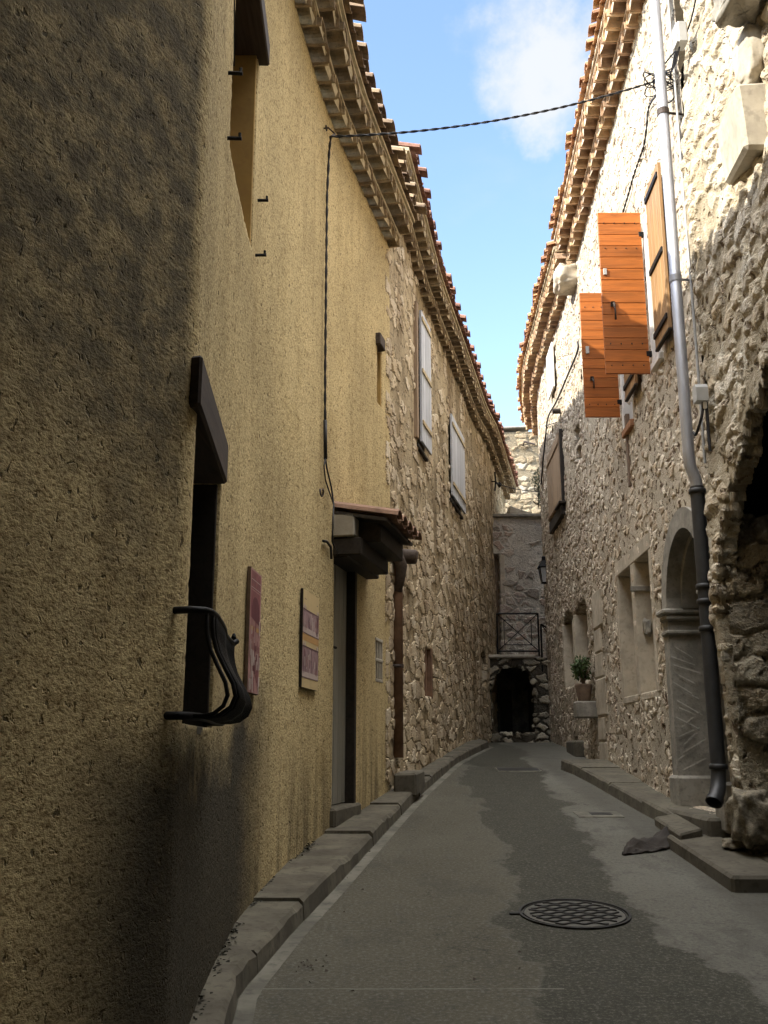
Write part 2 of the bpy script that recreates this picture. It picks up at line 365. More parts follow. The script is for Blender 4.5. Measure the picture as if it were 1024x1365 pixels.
def build_wall(name, wl, s0, s1, z0, z1, step, openings, mat, parent, vstep=None, extra=None):
    """the street face of a house: dense sheet with real openings whose reveals run into the wall."""
    S = grid_lines(s0, s1, step, [e for o in openings for e in (o['s0'], o['s1'])])
    Z = grid_lines(z0, z1, vstep or step, [e for o in openings for e in (o['z0'], o['z1'])])
    ns, nz = len(S), len(Z)
    xy = wl.xy(S); nn = wl.nn(S)
    off = np.zeros((ns, nz)) if extra is None else extra(S[:, None], Z[None, :])
    co = np.empty((ns, nz, 3)); co[:, :, 0] = xy[:, None, 0] + nn[:, None, 0] * off; co[:, :, 1] = xy[:, None, 1] + nn[:, None, 1] * off; co[:, :, 2] = Z[None, :]
    uv = np.empty((ns, nz, 2)); uv[:, :, 0] = S[:, None]; uv[:, :, 1] = Z[None, :]
    cs = (S[:-1] + S[1:])[:, None] / 2; cz = (Z[:-1] + Z[1:])[None, :] / 2
    own = np.full((ns - 1, nz - 1), -1)
    for k, o in enumerate(openings):
        m = (cs > o['s0']) & (cs < o['s1']) & (cz > o['z0'])
        if o.get('arch'):
            c = (o['s0'] + o['s1']) / 2; R = (o['s1'] - o['s0']) / 2
            lim = o['z1'] + o['arch'] * np.sqrt(np.clip(1 - ((cs - c) / R) ** 2, 0, 1))
            if o.get('rough'): lim = lim + o['rough'] * np.sin(cs * 9 + np.sin(cs * 23) * 1.3)
            m = m & (cz < lim)
        else: m = m & (cz < o['z1'])
        own[m] = k
    verts = list(co.reshape(-1, 3)); uvs = list(uv.reshape(-1, 2)); faces = []
    flip = wl.n[0][0] * wl.t[0][1] - wl.n[0][1] * wl.t[0][0] < 0
    I, J = np.nonzero(own < 0)
    a = I * nz + J; q = np.stack([a, a + nz, a + nz + 1, a + 1], 1)
    if flip: q = q[:, ::-1]
    faces = q.tolist()
    cache = {}
    def deep(vi, k, n, D, nrm, op):
        if k == 0: return vi
        key = (vi, k)
        if key not in cache:
            cache[key] = len(verts); d = D * k / n; su, zu = uvs[vi]
            if op.get('arch') and zu > op['z0'] + 0.01:
                c_ = (op['s0'] + op['s1']) / 2; R_ = (op['s1'] - op['s0']) / 2
                th = 0.0 if zu <= op['z1'] else math.atan2((zu - op['z1']) / op['arch'], (su - c_) / R_); th = math.pi - th if th > math.pi / 2 else th
                q = (op['s1' if su > c_ else 's0'] + d, zu if zu <= op['z1'] else op['z1'] + R_ * th)
            else: q = (su + d, zu) if min(abs(su - op['s0']), abs(su - op['s1'])) < 1e-4 else (su, zu + d)
            verts.append(verts[vi] - np.array((nrm[0] * d, nrm[1] * d, 0))); uvs.append(np.array(q))
        return cache[key]
    def reveal(a, b, k):
        D = openings[k]['depth']; n = openings[k].get('n', max(2, int(D / 0.04)))
        na, nb = nn[a // nz], nn[b // nz]
        for i in range(n):
            op = openings[k]; f = (deep(a, i, n, D, na, op), deep(b, i, n, D, nb, op), deep(b, i + 1, n, D, nb, op), deep(a, i + 1, n, D, na, op))
            faces.append(f[::-1] if flip else f)
    for i, j in zip(*np.nonzero(own >= 0)):
        k = own[i, j]; v = lambda di, dj: (i + di) * nz + j + dj
        if i == 0 or own[i - 1, j] < 0: reveal(v(0, 1), v(0, 0), k)
        if i == ns - 2 or own[i + 1, j] < 0: reveal(v(1, 0), v(1, 1), k)
        if j == 0 or own[i, j - 1] < 0: reveal(v(0, 0), v(1, 0), k)
        if j == nz - 2 or own[i, j + 1] < 0: reveal(v(1, 1), v(0, 1), k)
    me = bpy.data.meshes.new(name); o0 = np.array(origin(parent)) if parent else np.zeros(3)
    me.from_pydata((np.array(verts) - o0).tolist(), [], faces)
    ul = me.uv_layers.new(name='UVMap'); idx = np.empty(len(me.loops), dtype=np.int64); me.loops.foreach_get('vertex_index', idx)
    ul.data.foreach_set('uv', np.array(uvs)[idx].ravel())
    me.polygons.foreach_set('use_smooth', [True] * len(me.polygons))
    for m in (mat if isinstance(mat, (list, tuple)) else [mat]): me.materials.append(m)
    ob = link(bpy.data.objects.new(name, me))
    if parent: ob.parent = parent
    return ob

def house_body(wl, s0, s1, z0, z1, D, mat, parent, gap=0.06):
    """side and back walls and the attic floor, so the house is a closed body."""
    mb = MB(); ss = np.linspace(s0, s1, 12); p = wl.P
    A = [p(s, z0, -gap) for s in ss]; B = [p(s, z1, -gap) for s in ss]
    # straight-sided body behind the curved front
    n0 = wl.nn((s0 + s1) / 2); a0, a1 = np.array(A[0]), np.array(A[-1])
    back = lambda q, z: (q[0] - n0[0] * D, q[1] - n0[1] * D, z)
    b0, b1 = back(a0, z0), back(a1, z0); t0, t1 = back(a0, z1), back(a1, z1)
    mb.add([A[0], b0, t0, B[0]], [(0, 1, 2, 3)]); mb.add([A[-1], b1, t1, B[-1]], [(3, 2, 1, 0)])
    mb.add([b0, b1, t1, t0], [(0, 1, 2, 3)])
    mb.add(B + [t1, t0], [tuple(range(len(B) + 2))])
    return mb.build('rear_wall', mat, parent)

def eaves(wl, s0, s1, zf, rows, parent, pitch, rowh, step, mtile, mmort, mroof, slope=0.30, L_roof=4.5, cover_out=0.12, sag=0.0, seed=1, top_only=False):
    """corbelled courses of barrel tiles under the roof edge, then the roof of barrel tiles."""
    R = random.Random(seed); n = max(1, int(round((s1 - s0) / pitch))); pt = (s1 - s0) / n
    mb = MB()
    for k in range(rows):
        proj = step * (k + 1)
        for i in range(n):
            c = s0 + (i + (0.5 if k % 2 == 0 else 0.5)) * pt; z = zf(c) + k * rowh; o1 = proj + R.uniform(-0.025, 0.02); z += R.uniform(-0.013, 0.011); c += R.uniform(-0.010, 0.010)
            ro, ri = pt * 0.5, pt * 0.5 - 0.020; H = rowh - 0.035; K = 8; vs = []; fs = []
            for oo in (-0.05, o1):
                for rad, hh in ((ro, H), (ri, H - 0.020)):
                    for j in range(K + 1):
                        an = math.pi * j / K; e = 0.62
                        cx = math.copysign(abs(math.cos(an)) ** e, math.cos(an)); sx = abs(math.sin(an)) ** e
                        vs.append(wl.P(c + rad * cx, z + hh * sx, oo))
            m = K + 1
            for j in range(K):
                fs += [(j, j + 1, 2 * m + j + 1, 2 * m + j), (m + j + 1, m + j, 3 * m + j, 3 * m + j + 1), (2 * m + j, 2 * m + j + 1, 3 * m + j + 1, 3 * m + j)]
            fs += [(0, 2 * m, 3 * m, m), (K, m + K, 3 * m + K, 2 * m + K)]
            mb.add(vs, fs, 0)
            vs = [wl.P(c + ri * math.copysign(abs(math.cos(math.pi * j / K)) ** 0.62, math.cos(math.pi * j / K)), z + (H - 0.020) * abs(math.sin(math.pi * j / K)) ** 0.62, o1 - 0.010 - R.uniform(0, 0.03)) for j in range(K + 1)]
            # mortar filling: barrel tiles bedded on mortar, open underneath
            mb.add(vs, [tuple(range(K + 1))], 1)
        m_ = max(2, int((s1 - s0) / 0.5))
        for q in range(m_):                      # mortar bed between the courses
            a, b = s0 + (s1 - s0) * q / m_, s0 + (s1 - s0) * (q + 1) / m_
            za, zb = zf(a) + (k + 1) * rowh - 0.04, zf(b) + (k + 1) * rowh - 0.04
            c8 = [wl.P(a, za, -0.05), wl.P(b, zb, -0.05), wl.P(b, zb, proj - 0.008), wl.P(a, za, proj - 0.008), wl.P(a, za + 0.038, -0.05), wl.P(b, zb + 0.038, -0.05), wl.P(b, zb + 0.038, proj - 0.008), wl.P(a, za + 0.038, proj - 0.008)]
            mb.hexa(c8, 1)
    mb.build('eaves', [mtile, mmort], parent)
    mb = MB(); zt = lambda s: zf(s) + rows * rowh; oE = step * rows
    for q in range(max(2, int((s1 - s0) / 0.6))):
        m_ = max(2, int((s1 - s0) / 0.6)); a, b = s0 + (s1 - s0) * q / m_, s0 + (s1 - s0) * (q + 1) / m_
        lo = lambda s, o: wl.P(s, zt(s) + (oE - o) * slope, o)
        up = lambda s, o: wl.P(s, zt(s) + 0.045 + (oE - o) * slope, o)
        mb.hexa([lo(a, -L_roof), lo(b, -L_roof), lo(b, oE + 0.02), lo(a, oE + 0.02), up(a, -L_roof), up(b, -L_roof), up(b, oE + 0.02), up(a, oE + 0.02)], 1)
    def barrel(c, oa, ob_, rad, hh, base, inv, taper, mi=0):
        K = 6; vs = []; fs = []; m = K + 1
        for oo, tp in ((oa, 1.0), (ob_, taper)):
            for rr, th in ((rad * tp, hh), (rad * tp - 0.014, hh - 0.014)):
                for j in range(m):
                    an = math.pi * j / K; zz = th * math.sin(an)
                    zz = (hh - zz) if inv else zz
                    vs.append(wl.P(c + rr * math.cos(an), zt(c) + base + zz + (oE - oo) * slope, oo))
        for j in range(K):
            fs += [(j, j + 1, 2 * m + j + 1, 2 * m + j), (m + j, m + j + 1, 3 * m + j + 1, 3 * m + j), (j, j + 1, m + j + 1, m + j)]
        fs += [(0, m, 3 * m, 2 * m), (K, 2 * m + K, 3 * m + K, m + K)]
        mb.add(vs, fs, mi)
    for i in range(n):
        c = s0 + (i + 0.5) * pt
        out = oE + cover_out + R.uniform(-0.07, 0.04); cc = c + R.uniform(-0.02, 0.02)
        barrel(c + pt / 2, oE + 0.07 + R.uniform(-0.01, 0.02), -0.6, pt * 0.45, 0.07, 0.045, True, 0.9)
        o = out
        for q in range(3):
            barrel(cc + R.uniform(-0.006, 0.006), o, o - 0.46, pt * 0.40, 0.085, 0.085 + 0.016 + R.uniform(0, 0.012), False, 0.80); o -= 0.38
        barrel(cc, o, -L_roof, pt * 0.38, 0.085, 0.085, False, 1.0)
    return mb.build('roof', [mroof, mmort], parent)

def planks(mb, o, ex, ey, w_, h, n, across, th, gap=0.004, mi=0, R=rnd):
    """boards of a shutter or door. o = corner, ex = unit along the width, ey = unit through it; across: boards lie level."""
    o, ex, ey = map(lambda q: np.array(q, float), (o, ex, ey)); ez = np.array((0, 0, 1.0))
    for i in range(n):
        j = R.uniform(-0.0015, 0.0015)
        if across: a, b, c, d = 0, w_, h * i / n + gap / 2, h * (i + 1) / n - gap / 2
        else: a, b, c, d = w_ * i / n + gap / 2, w_ * (i + 1) / n - gap / 2, 0, h
        P = lambda u, v, q: o + ex * u + ez * v + ey * (q + j)
        mb.bev([P(a, c, 0), P(b, c, 0), P(b, c, th), P(a, c, th), P(a, d, 0), P(b, d, 0), P(b, d, th), P(a, d, th)], 0.004, mi)

def wall_axes(wl, s):
    t = np.array((*[np.interp(s, wl.s, wl.t[:, i]) for i in (0, 1)], 0)); n = np.array((*wl.nn(s), 0)); return t / np.linalg.norm(t), n

# ------------------------------------------------------------------ plan lines of the street fronts
A1 = Wall([(-2.6, -3.0), (-1.95, 0.8), (-1.06, 2.62), (-0.78, 3.22), (-0.715, 3.36), (-0.70, 3.43), (-0.708, 3.55), (-0.735, 3.85), (-0.785, 4.30), (-0.819, 5.36), (-0.80, 6.11), (-0.593, 7.92), (-0.354, 9.1), (0.065, 10.9)], 1)
A2 = Wall([(0.004, 10.70), (0.055, 10.9), (0.50, 13.0), (1.05, 15.5), (1.82, 19.0), (2.17, 20.3), (3.25, 25.4)], 1)
B0 = Wall([(2.74, -3.0), (2.74, 7.96)], -1, False)
B1 = Wall([(2.814, 8.05), (3.07, 14.2)], -1, False)
B2 = Wall([(3.074, 14.2), (3.18, 17.0), (3.34, 19.9), (3.85, 23.0)], -1)
T0 = Wall([(2.12, 20.25), (3.95, 20.25)], 1, False)
E0 = Wall([(2.38, 21.7), (6.0, 21.7)], 1, False)
K0 = Wall([(1.0, 28.0), (8.0, 28.0)], 1, False)

# openings read off the photograph along those fronts
WIN_S0, WIN_S1 = A1.hs(245, 900), A1.hs(284, 900)
STAIN = (WIN_S0, WIN_S1)
win_sill = A1.hz(262, 969); win_top = A1.hz(285, 628)
UP_S0, UP_S1 = A1.hs(306, 190), A1.hs(339, 215); up_top = A1.hz(345, 62); up_sill = A1.hz(334, 328)
SM_S0, SM_S1 = A1.hs(502.5, 500), A1.hs(509, 510); sm_top = A1.hz(507, 468); sm_bot = A1.hz(509, 545)
DR_S0, DR_S1 = A1.hs(443, 950), A1.hs(474, 950); dr_top = A1.hz(462, 752); dr_bot = A1.hz(460, 1074)
VT_S0, VT_S1 = A1.hs(500.5, 880), A1.hs(509.5, 880); vt_top = A1.hz(505, 852); vt_bot = A1.hz(505, 909)

# ------------------------------------------------------------------ materials in use
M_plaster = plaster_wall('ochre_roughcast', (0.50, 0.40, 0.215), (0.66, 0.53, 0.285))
M_rub_left = rubble('honey_rubble', (0.31, 0.165), (0.52, 0.43, 0.285), [(0.40, 0.32, 0.21), (0.54, 0.46, 0.34), (0.46, 0.375, 0.26), (0.58, 0.51, 0.40), (0.34, 0.27, 0.19)], cover=0.14, H=0.030, edge=(0.02, 0.13), zcover=(3.2, 6.5, 0.5), dirt=0.85, joint_dark=0.75, pits=0.6)
M_rub_right = rubble('cream_rubble', (0.17, 0.115), (0.62, 0.56, 0.46), [(0.46, 0.39, 0.31), (0.64, 0.59, 0.51), (0.36, 0.29, 0.22), (0.56, 0.48, 0.38), (0.70, 0.66, 0.59)], cover=0.48, H=0.020, edge=(0.05, 0.24), dirt=0.3, joint_dark=0.1, pits=0.9)
M_rub_far = rubble('grey_cream_rubble', (0.17, 0.115), (0.58, 0.52, 0.42), [(0.42, 0.36, 0.29), (0.62, 0.56, 0.48), (0.32, 0.26, 0.21), (0.66, 0.61, 0.54)], cover=0.34, H=0.024, edge=(0.05, 0.2), dirt=0.45, joint_dark=0.2, pits=0.9)
M_rub_arch = rubble('rough_fieldstone', (0.26, 0.18), (0.52, 0.46, 0.35), [(0.46, 0.41, 0.32), (0.56, 0.50, 0.41), (0.36, 0.32, 0.26), (0.50, 0.42, 0.31)], cover=0.34, H=0.042, edge=(0.03, 0.26), dirt=0.45, joint_dark=0.15, warp=0.10, lichen=0.7, pits=0.7)
M_rub_end = rubble('pale_stucco_with_stones', (0.27, 0.19), (0.80, 0.76, 0.68), [(0.44, 0.37, 0.33), (0.54, 0.48, 0.42), (0.30, 0.28, 0.25), (0.46, 0.36, 0.30)], cover=0.16, H=0.05, edge=(0.07, 0.2), zcover=(4.6, 5.6, 0.50), joint_dark=0.35, dirt=0.3, pits=0.3)
M_rub_cellar = rubble('terrace_stone', (0.26, 0.15), (0.13, 0.115, 0.09), [(0.30, 0.27, 0.21), (0.48, 0.44, 0.35), (0.20, 0.18, 0.14), (0.56, 0.52, 0.42)], cover=0.22, H=0.06, edge=(0.08, 0.2), dirt=0.5, joint_dark=0.8)
M_rub_tower = rubble('sunlit_rubble', (0.30, 0.18), (0.34, 0.29, 0.21), [(0.30, 0.24, 0.17), (0.42, 0.35, 0.25), (0.25, 0.20, 0.14), (0.50, 0.46, 0.40)], cover=0.30, H=0.07, edge=(0.05, 0.2), dirt=0.5, joint_dark=0.2)
M_rub_pier = rubble('coursed_pier_stone', (0.40, 0.23), (0.46, 0.41, 0.31), [(0.33, 0.30, 0.235), (0.44, 0.40, 0.32), (0.25, 0.225, 0.18), (0.40, 0.34, 0.245)], cover=0.04, H=0.075, edge=(0.02, 0.16), dirt=0.6, joint_dark=0.4, warp=0.05, pits=0.5)
M_cellar = simple('damp_cellar_stone', (0.11, 0.10, 0.08), 0.95, 0.6, 6, bump=0.8, dirtc=(0.02, 0.018, 0.015))
M_vault_shade = simple('painted_vault_shade', (0.012, 0.011, 0.010), 0.95, 0.2, 5)  # near-black colour stands in for the darkness inside the archway
M_back = simple('grey_render', (0.40, 0.34, 0.25), 0.95, 0.2, 2.0)
M_tile_l = simple('weathered_clay_tile', (0.37, 0.29, 0.19), 0.9, 0.3, 9, bump=0.4, island=0.25, dirtc=(0.20, 0.17, 0.12))
M_tile_r = simple('terracotta_tile', (0.56, 0.385, 0.245), 0.9, 0.3, 9, bump=0.4, island=0.32, dirtc=(0.44, 0.35, 0.24))
M_roof_l = simple('grey_brown_roof_tile', (0.24, 0.17, 0.11), 0.9, 0.35, 7, bump=0.4, island=0.35, dirtc=(0.15, 0.12, 0.09))
M_canopytile = simple('faded_canopy_tile', (0.27, 0.165, 0.115), 0.9, 0.3, 7, bump=0.4, island=0.25, dirtc=(0.2, 0.14, 0.1))
M_roof_red = simple('red_roof_tile', (0.23, 0.115, 0.08), 0.9, 0.3, 7, bump=0.4, island=0.4, dirtc=(0.22, 0.14, 0.09))
M_roof_r = simple('orange_roof_tile', (0.42, 0.22, 0.11), 0.9, 0.3, 7, bump=0.4, island=0.4, dirtc=(0.30, 0.20, 0.12))
M_mort_l = simple('lime_mortar', (0.50, 0.42, 0.28), 0.95, 0.25, 12)
M_mort_r = simple('pink_mortar', (0.60, 0.48, 0.36), 0.95, 0.25, 12)
M_boulder = simple('weathered_boulder', (0.24, 0.21, 0.155), 0.95, 0.55, 14, bump=1.0, dirtc=(0.12, 0.10, 0.075))
M_ashlar = simple('grey_dressed_stone', (0.28, 0.26, 0.22), 0.9, 0.3, 5, bump=0.5, dirtc=(0.17, 0.16, 0.14))
M_smooth = simple('smooth_cream_plaster', (0.50, 0.44, 0.345), 0.95, 0.25, 3, bump=0.5, dirtc=(0.34, 0.295, 0.23))
M_ochre = simple('smooth_ochre_plaster', (0.38, 0.25, 0.085), 0.95, 0.2, 3, bump=0.3, dirtc=(0.30, 0.19, 0.07))
M_niche = simple('old_grey_plaster', (0.42, 0.38, 0.31), 0.95, 0.25, 3, bump=0.5, dirtc=(0.28, 0.255, 0.21))
M_lintel = wood('weathered_dark_wood', (0.075, 0.055, 0.042), 'Y', 0.5, rough=0.75)
M_beam = wood('black_oak', (0.035, 0.027, 0.02), 'Y', 0.5)
M_iron = simple('black_iron', (0.007, 0.007, 0.007), 0.6, 0.3, 20, bump=0.2, metal=0.0, spec=0.2)
M_rust = simple('rusty_iron', (0.06, 0.045, 0.038), 0.7, 0.4, 20, bump=0.3)
M_zinc = simple('zinc_sheet', (0.42, 0.43, 0.47), 0.42, 0.14, 4, stretch=(6, 6, 1), bump=0.08, metal=0.55, spec=0.5)
M_cast = simple('grey_cast_iron', (0.030, 0.031, 0.033), 0.5, 0.25, 9, bump=0.15, spec=0.5)
M_brownpipe = simple('brown_painted_pipe', (0.20, 0.115, 0.07), 0.6, 0.3, 9, bump=0.2)
M_orange = wood('varnished_orange_boards', (0.48, 0.145, 0.025), 'X', 0.55, island=0.22, rough=0.5, spec=0.4)
M_orange_v = wood('varnished_upright_boards', (0.36, 0.215, 0.10), 'Z', 0.62, island=0.12, rough=0.55)
M_greywood = wood('silvered_wood', (0.58, 0.60, 0.64), 'Z', 0.74, island=0.14, rough=0.85)
M_brownwood = wood('bare_brown_wood', (0.36, 0.26, 0.17), 'Z', 0.6, island=0.14, rough=0.85)
M_door = wood('pale_grey_painted_door', (0.30, 0.285, 0.24), 'Z', 0.80, island=0.08, rough=0.75)
M_white = simple('white_paint', (0.72, 0.70, 0.66), 0.7, 0.1, 6, bump=0.1)
M_cream = simple('cream_sheet', (0.60, 0.46, 0.24), 0.6, 0.08, 5, bump=0.0)
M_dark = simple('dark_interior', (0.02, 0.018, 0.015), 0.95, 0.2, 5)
M_glass = simple('dark_window_glass', (0.02, 0.022, 0.025), 0.12, 0.1, 3, bump=0.05, spec=0.6)
M_cable = simple('black_cable', (0.02, 0.02, 0.023), 0.55, 0.2, 20)
M_box = simple('grey_plastic_box', (0.42, 0.42, 0.41), 0.5, 0.08, 8, bump=0.0)
M_kerb = simple('worn_kerb_stone', (0.120, 0.107, 0.080), 0.92, 0.28, 3.5, bump=0.6, dirtc=(0.060, 0.054, 0.038), island=0.14)
M_gutter = simple('pale_gutter_concrete', (0.145, 0.137, 0.11), 0.92, 0.4, 3.0, bump=0.5, dirtc=(0.075, 0.072, 0.06))
M_leaf = simple('leaf_green', (0.06, 0.095, 0.03), 0.6, 0.3, 8, island=0.4, bump=0)
M_leafgrey = simple('grey_green_leaf', (0.11, 0.13, 0.08), 0.7, 0.3, 8, island=0.4, bump=0)
M_moss = simple('dead_moss', (0.028, 0.026, 0.017), 0.95, 0.4, 20, island=0.4)
M_pot = simple('old_clay_pot', (0.17, 0.12, 0.085), 0.9, 0.2, 12)
M_cloth = simple('dark_brown_canvas', (0.035, 0.028, 0.022), 0.75, 0.3, 6, bump=0.4)
M_cover = simple('cast_iron_cover', (0.10, 0.096, 0.08), 0.7, 0.3, 14, bump=0.4)
M_coverdark = simple('dark_cast_iron', (0.022, 0.021, 0.018), 0.65, 0.3, 14, bump=0.3)

def road_mat():
    m, t, bs, out = new_mat('patched_asphalt')
    co = t.n('TexCoord').outputs['Object']; xyz = t.n('SeparateXYZ', {0: co}); X, Y = xyz.outputs[0], xyz.outputs[1]
    flat = t.n('CombineXYZ', {0: X, 1: Y}).outputs[0]
    a = t.noise(t.scale(flat, (1, 0.6, 1)), 0.75, 5, 0.68); b = t.noise(flat, 3.1, 5, 0.65); fine = t.noise(flat, 42, 4, 0.7); mid = t.noise(flat, 7, 6, 0.7)
    big = t.noise(flat, 0.5, 4, 0.55)
    xw = t.math('ADD', X, t.math('ADD', t.math('MULTIPLY', t.math('SUBTRACT', a, 0.5), 1.3), t.math('ADD', t.math('MULTIPLY', t.math('SUBTRACT', b, 0.5), 0.22), t.math('MULTIPLY', t.math('SUBTRACT', mid, 0.5), 0.10))))
    lean = t.math('MULTIPLY', t.math('SUBTRACT', Y, 6.5), 0.05)
    xl = t.math('SUBTRACT', xw, lean)
    near = t.remap(Y, 5.9, 5.2, 0, 0.28)
    strip = t.math('MULTIPLY', t.remap(xl, 0.72, 0.81), t.remap(t.math('SUBTRACT', xl, near), 1.70, 1.61))
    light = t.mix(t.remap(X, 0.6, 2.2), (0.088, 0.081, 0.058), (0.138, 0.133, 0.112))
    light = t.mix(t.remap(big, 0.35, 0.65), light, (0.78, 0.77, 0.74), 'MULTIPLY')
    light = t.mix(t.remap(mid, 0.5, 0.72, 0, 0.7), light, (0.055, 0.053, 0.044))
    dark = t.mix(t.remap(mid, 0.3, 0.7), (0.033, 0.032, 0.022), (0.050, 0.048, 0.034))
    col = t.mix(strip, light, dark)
    rim = t.math('MULTIPLY', t.math('MULTIPLY', strip, t.math('SUBTRACT', 1.0, strip)), 0.7)
    col = t.mix(rim, col, (0.16, 0.155, 0.13))
    col = t.mix(t.remap(fine, 0.48, 0.70, 0, 0.6), col, (0.17, 0.165, 0.14))
    col = t.mix(t.remap(fine, 0.48, 0.28, 0, 0.75), col, (0.04, 0.04, 0.035))
    wv_ = t.n('VectorMath', {0: t.noise(flat, 2.5, 5, 0.65, out=1), 1: (0.5, 0.5, 0)}, operation='SUBTRACT').outputs[0]
    cv = t.n('TexVoronoi', {'Vector': t.n('VectorMath', {0: wv_, 1: (0.7, 0.7, 0), 2: t.scale(flat, (0.75, 0.5, 0))}, operation='MULTIPLY_ADD').outputs[0], 'Scale': 1.0}, voronoi_dimensions='2D', feature='DISTANCE_TO_EDGE').outputs[0]
    col = t.mix(t.math('MULTIPLY', t.remap(cv, 0.006, 0.002), t.remap(big, 0.46, 0.56, 0, 0.7)), col, (0.025, 0.024, 0.02))
    col = t.mix(t.remap(t.noise(t.scale(flat, (1, 0.5, 1)), 1.6, 7, 0.72), 0.52, 0.62, 0, 0.38), col, (0.045, 0.043, 0.035))
    sp = t.noise(flat, 130, 2, 0.5); col = t.mix(t.remap(sp, 0.62, 0.72, 0, 0.55), col, (0.25, 0.24, 0.21))
    # pale construction joint across the left half
    jy = t.math('ADD', Y, t.math('MULTIPLY', t.math('SUBTRACT', b, 0.5), 0.03))
    j = t.math('MULTIPLY', t.remap(t.math('ABSOLUTE', t.math('SUBTRACT', jy, JOINT_Y)), t.math('MULTIPLY', mid, 0.022), 0.0), t.math('MULTIPLY', t.math('LESS_THAN', X, 0.86), t.remap(b, 0.36, 0.52)))
    col = t.mix(t.math('MULTIPLY', j, 0.75), col, (0.19, 0.185, 0.155))
    # old dirt gathered along the right kerb
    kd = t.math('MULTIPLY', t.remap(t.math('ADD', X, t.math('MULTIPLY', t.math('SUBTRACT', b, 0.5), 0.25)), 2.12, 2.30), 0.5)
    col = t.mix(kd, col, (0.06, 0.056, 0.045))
    L(t, col, bs.inputs['Base Color']); bs.inputs['Roughness'].default_value = 0.88; bs.inputs['Specular IOR Level'].default_value = 0.25
    bp = t.n('Bump', {'Height': t.math('ADD', t.math('MULTIPLY', fine, 0.6), t.math('ADD', mid, t.math('MULTIPLY', strip, -0.5))), 'Strength': 0.55, 'Distance': 0.012})
    L(t, bp.outputs[0], bs.inputs['Normal']); return m
JOINT_Y = float(ghit(530, 1318)[1])
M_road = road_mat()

# ------------------------------------------------------------------ ground
def ground():
    xs = np.unique(np.concatenate([np.linspace(-120, -4, 12), np.arange(-4, 5.01, 0.25), np.linspace(5, 120, 12)]))
    ys = np.unique(np.concatenate([np.linspace(-40, -4, 6), np.arange(-4, 24, 0.25), np.linspace(24, 200, 14)]))
    mb = MB(); n = len(ys)
    vs = [(x, y, gz(y)) for x in xs for y in ys]
    fs = [(i * n + j, (i + 1) * n + j, (i + 1) * n + j + 1, i * n + j + 1) for i in range(len(xs) - 1) for j in range(n - 1)]
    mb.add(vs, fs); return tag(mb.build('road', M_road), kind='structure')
ground()

def pavement_left():
    px = [(262, 1400), (298, 1365), (317, 1293), (385, 1219), (446, 1160), (528, 1077), (561, 1045), (610, 1006), (636, 994), (651, 988)]
    H = 0.115
    E = [ghit(a, b, H) for a, b in px]; ey = np.array([e[1] for e in E]); ex = np.array([e[0] for e in E])
    o = np.argsort(ey); ey, ex = ey[o], ex[o]
    def wx(y):
        wl = A1 if y < 10.9 else A2
        return float(np.interp(y, wl.p[:, 1], wl.p[:, 0]))
    mb = MB(); gt = MB(); R = random.Random(3)
    y = 3.3
    ys = [y]
    while y < 20.1: y += R.uniform(0.75, 1.35); ys.append(min(y, 20.1))
    kx = lambda y: float(np.interp(y, ey, ex)) if y > ey[0] else ex[0] - (ey[0] - y) * 0.12
    for y0, y1 in zip(ys[:-1], ys[1:]):
        if y1 - y0 < 0.1: continue
        dz = R.uniform(-0.014, 0.014); m = 9; jit = [R.uniform(0.0, 0.016) * (R.random() < 0.6) for _ in range(m + 1)]; jo = [R.uniform(-0.006, 0.006) for _ in range(m + 1)]
        for q in range(m):
            a = y0 + 0.006 + (y1 - y0 - 0.012) * q / m; b = y0 + 0.006 + (y1 - y0 - 0.012) * (q + 1) / m
            w0, w1, k0, k1 = wx(a) - 0.05, wx(b) - 0.05, kx(a), kx(b); za, zb = gz(a) + H + dz, gz(b) + H + dz
            c0, c1 = 0.018 + jit[q], 0.018 + jit[q + 1]; k0 += jo[q]; k1 += jo[q + 1]
            vs = [(w0, a, za), (k0 - c0, a, za), (k0, a, za - c0), (k0 + 0.012, a, gz(a) - 0.05), (w0, a, gz(a) - 0.05),
                  (w1, b, zb), (k1 - c1, b, zb), (k1, b, zb - c1), (k1 + 0.012, b, gz(b) - 0.05), (w1, b, gz(b) - 0.05)]
            fs = [(0, 1, 6, 5), (1, 2, 7, 6), (2, 3, 8, 7)]
            if q == 0: fs.append((4, 3, 2, 1, 0))
            if q == m - 1: fs.append((5, 6, 7, 8, 9))
            mb.add(vs, fs)
            g0, g1 = kx(a - 0.006) + 0.012, kx(b + 0.006) + 0.012
            aa, bb = (a - 0.006 if q == 0 else a), (b + 0.006 if q == m - 1 else b)
            gt.add([(g0, aa, gz(aa) + 0.004), (g0 + 0.085, aa, gz(aa) + 0.004), (g1 + 0.085, bb, gz(bb) + 0.004), (g1, bb, gz(bb) + 0.004)], [(0, 1, 2, 3)])
    tag(mb.build('pavement', M_kerb), kind='structure')
    tag(gt.build('path', M_gutter), kind='structure')
pavement_left()

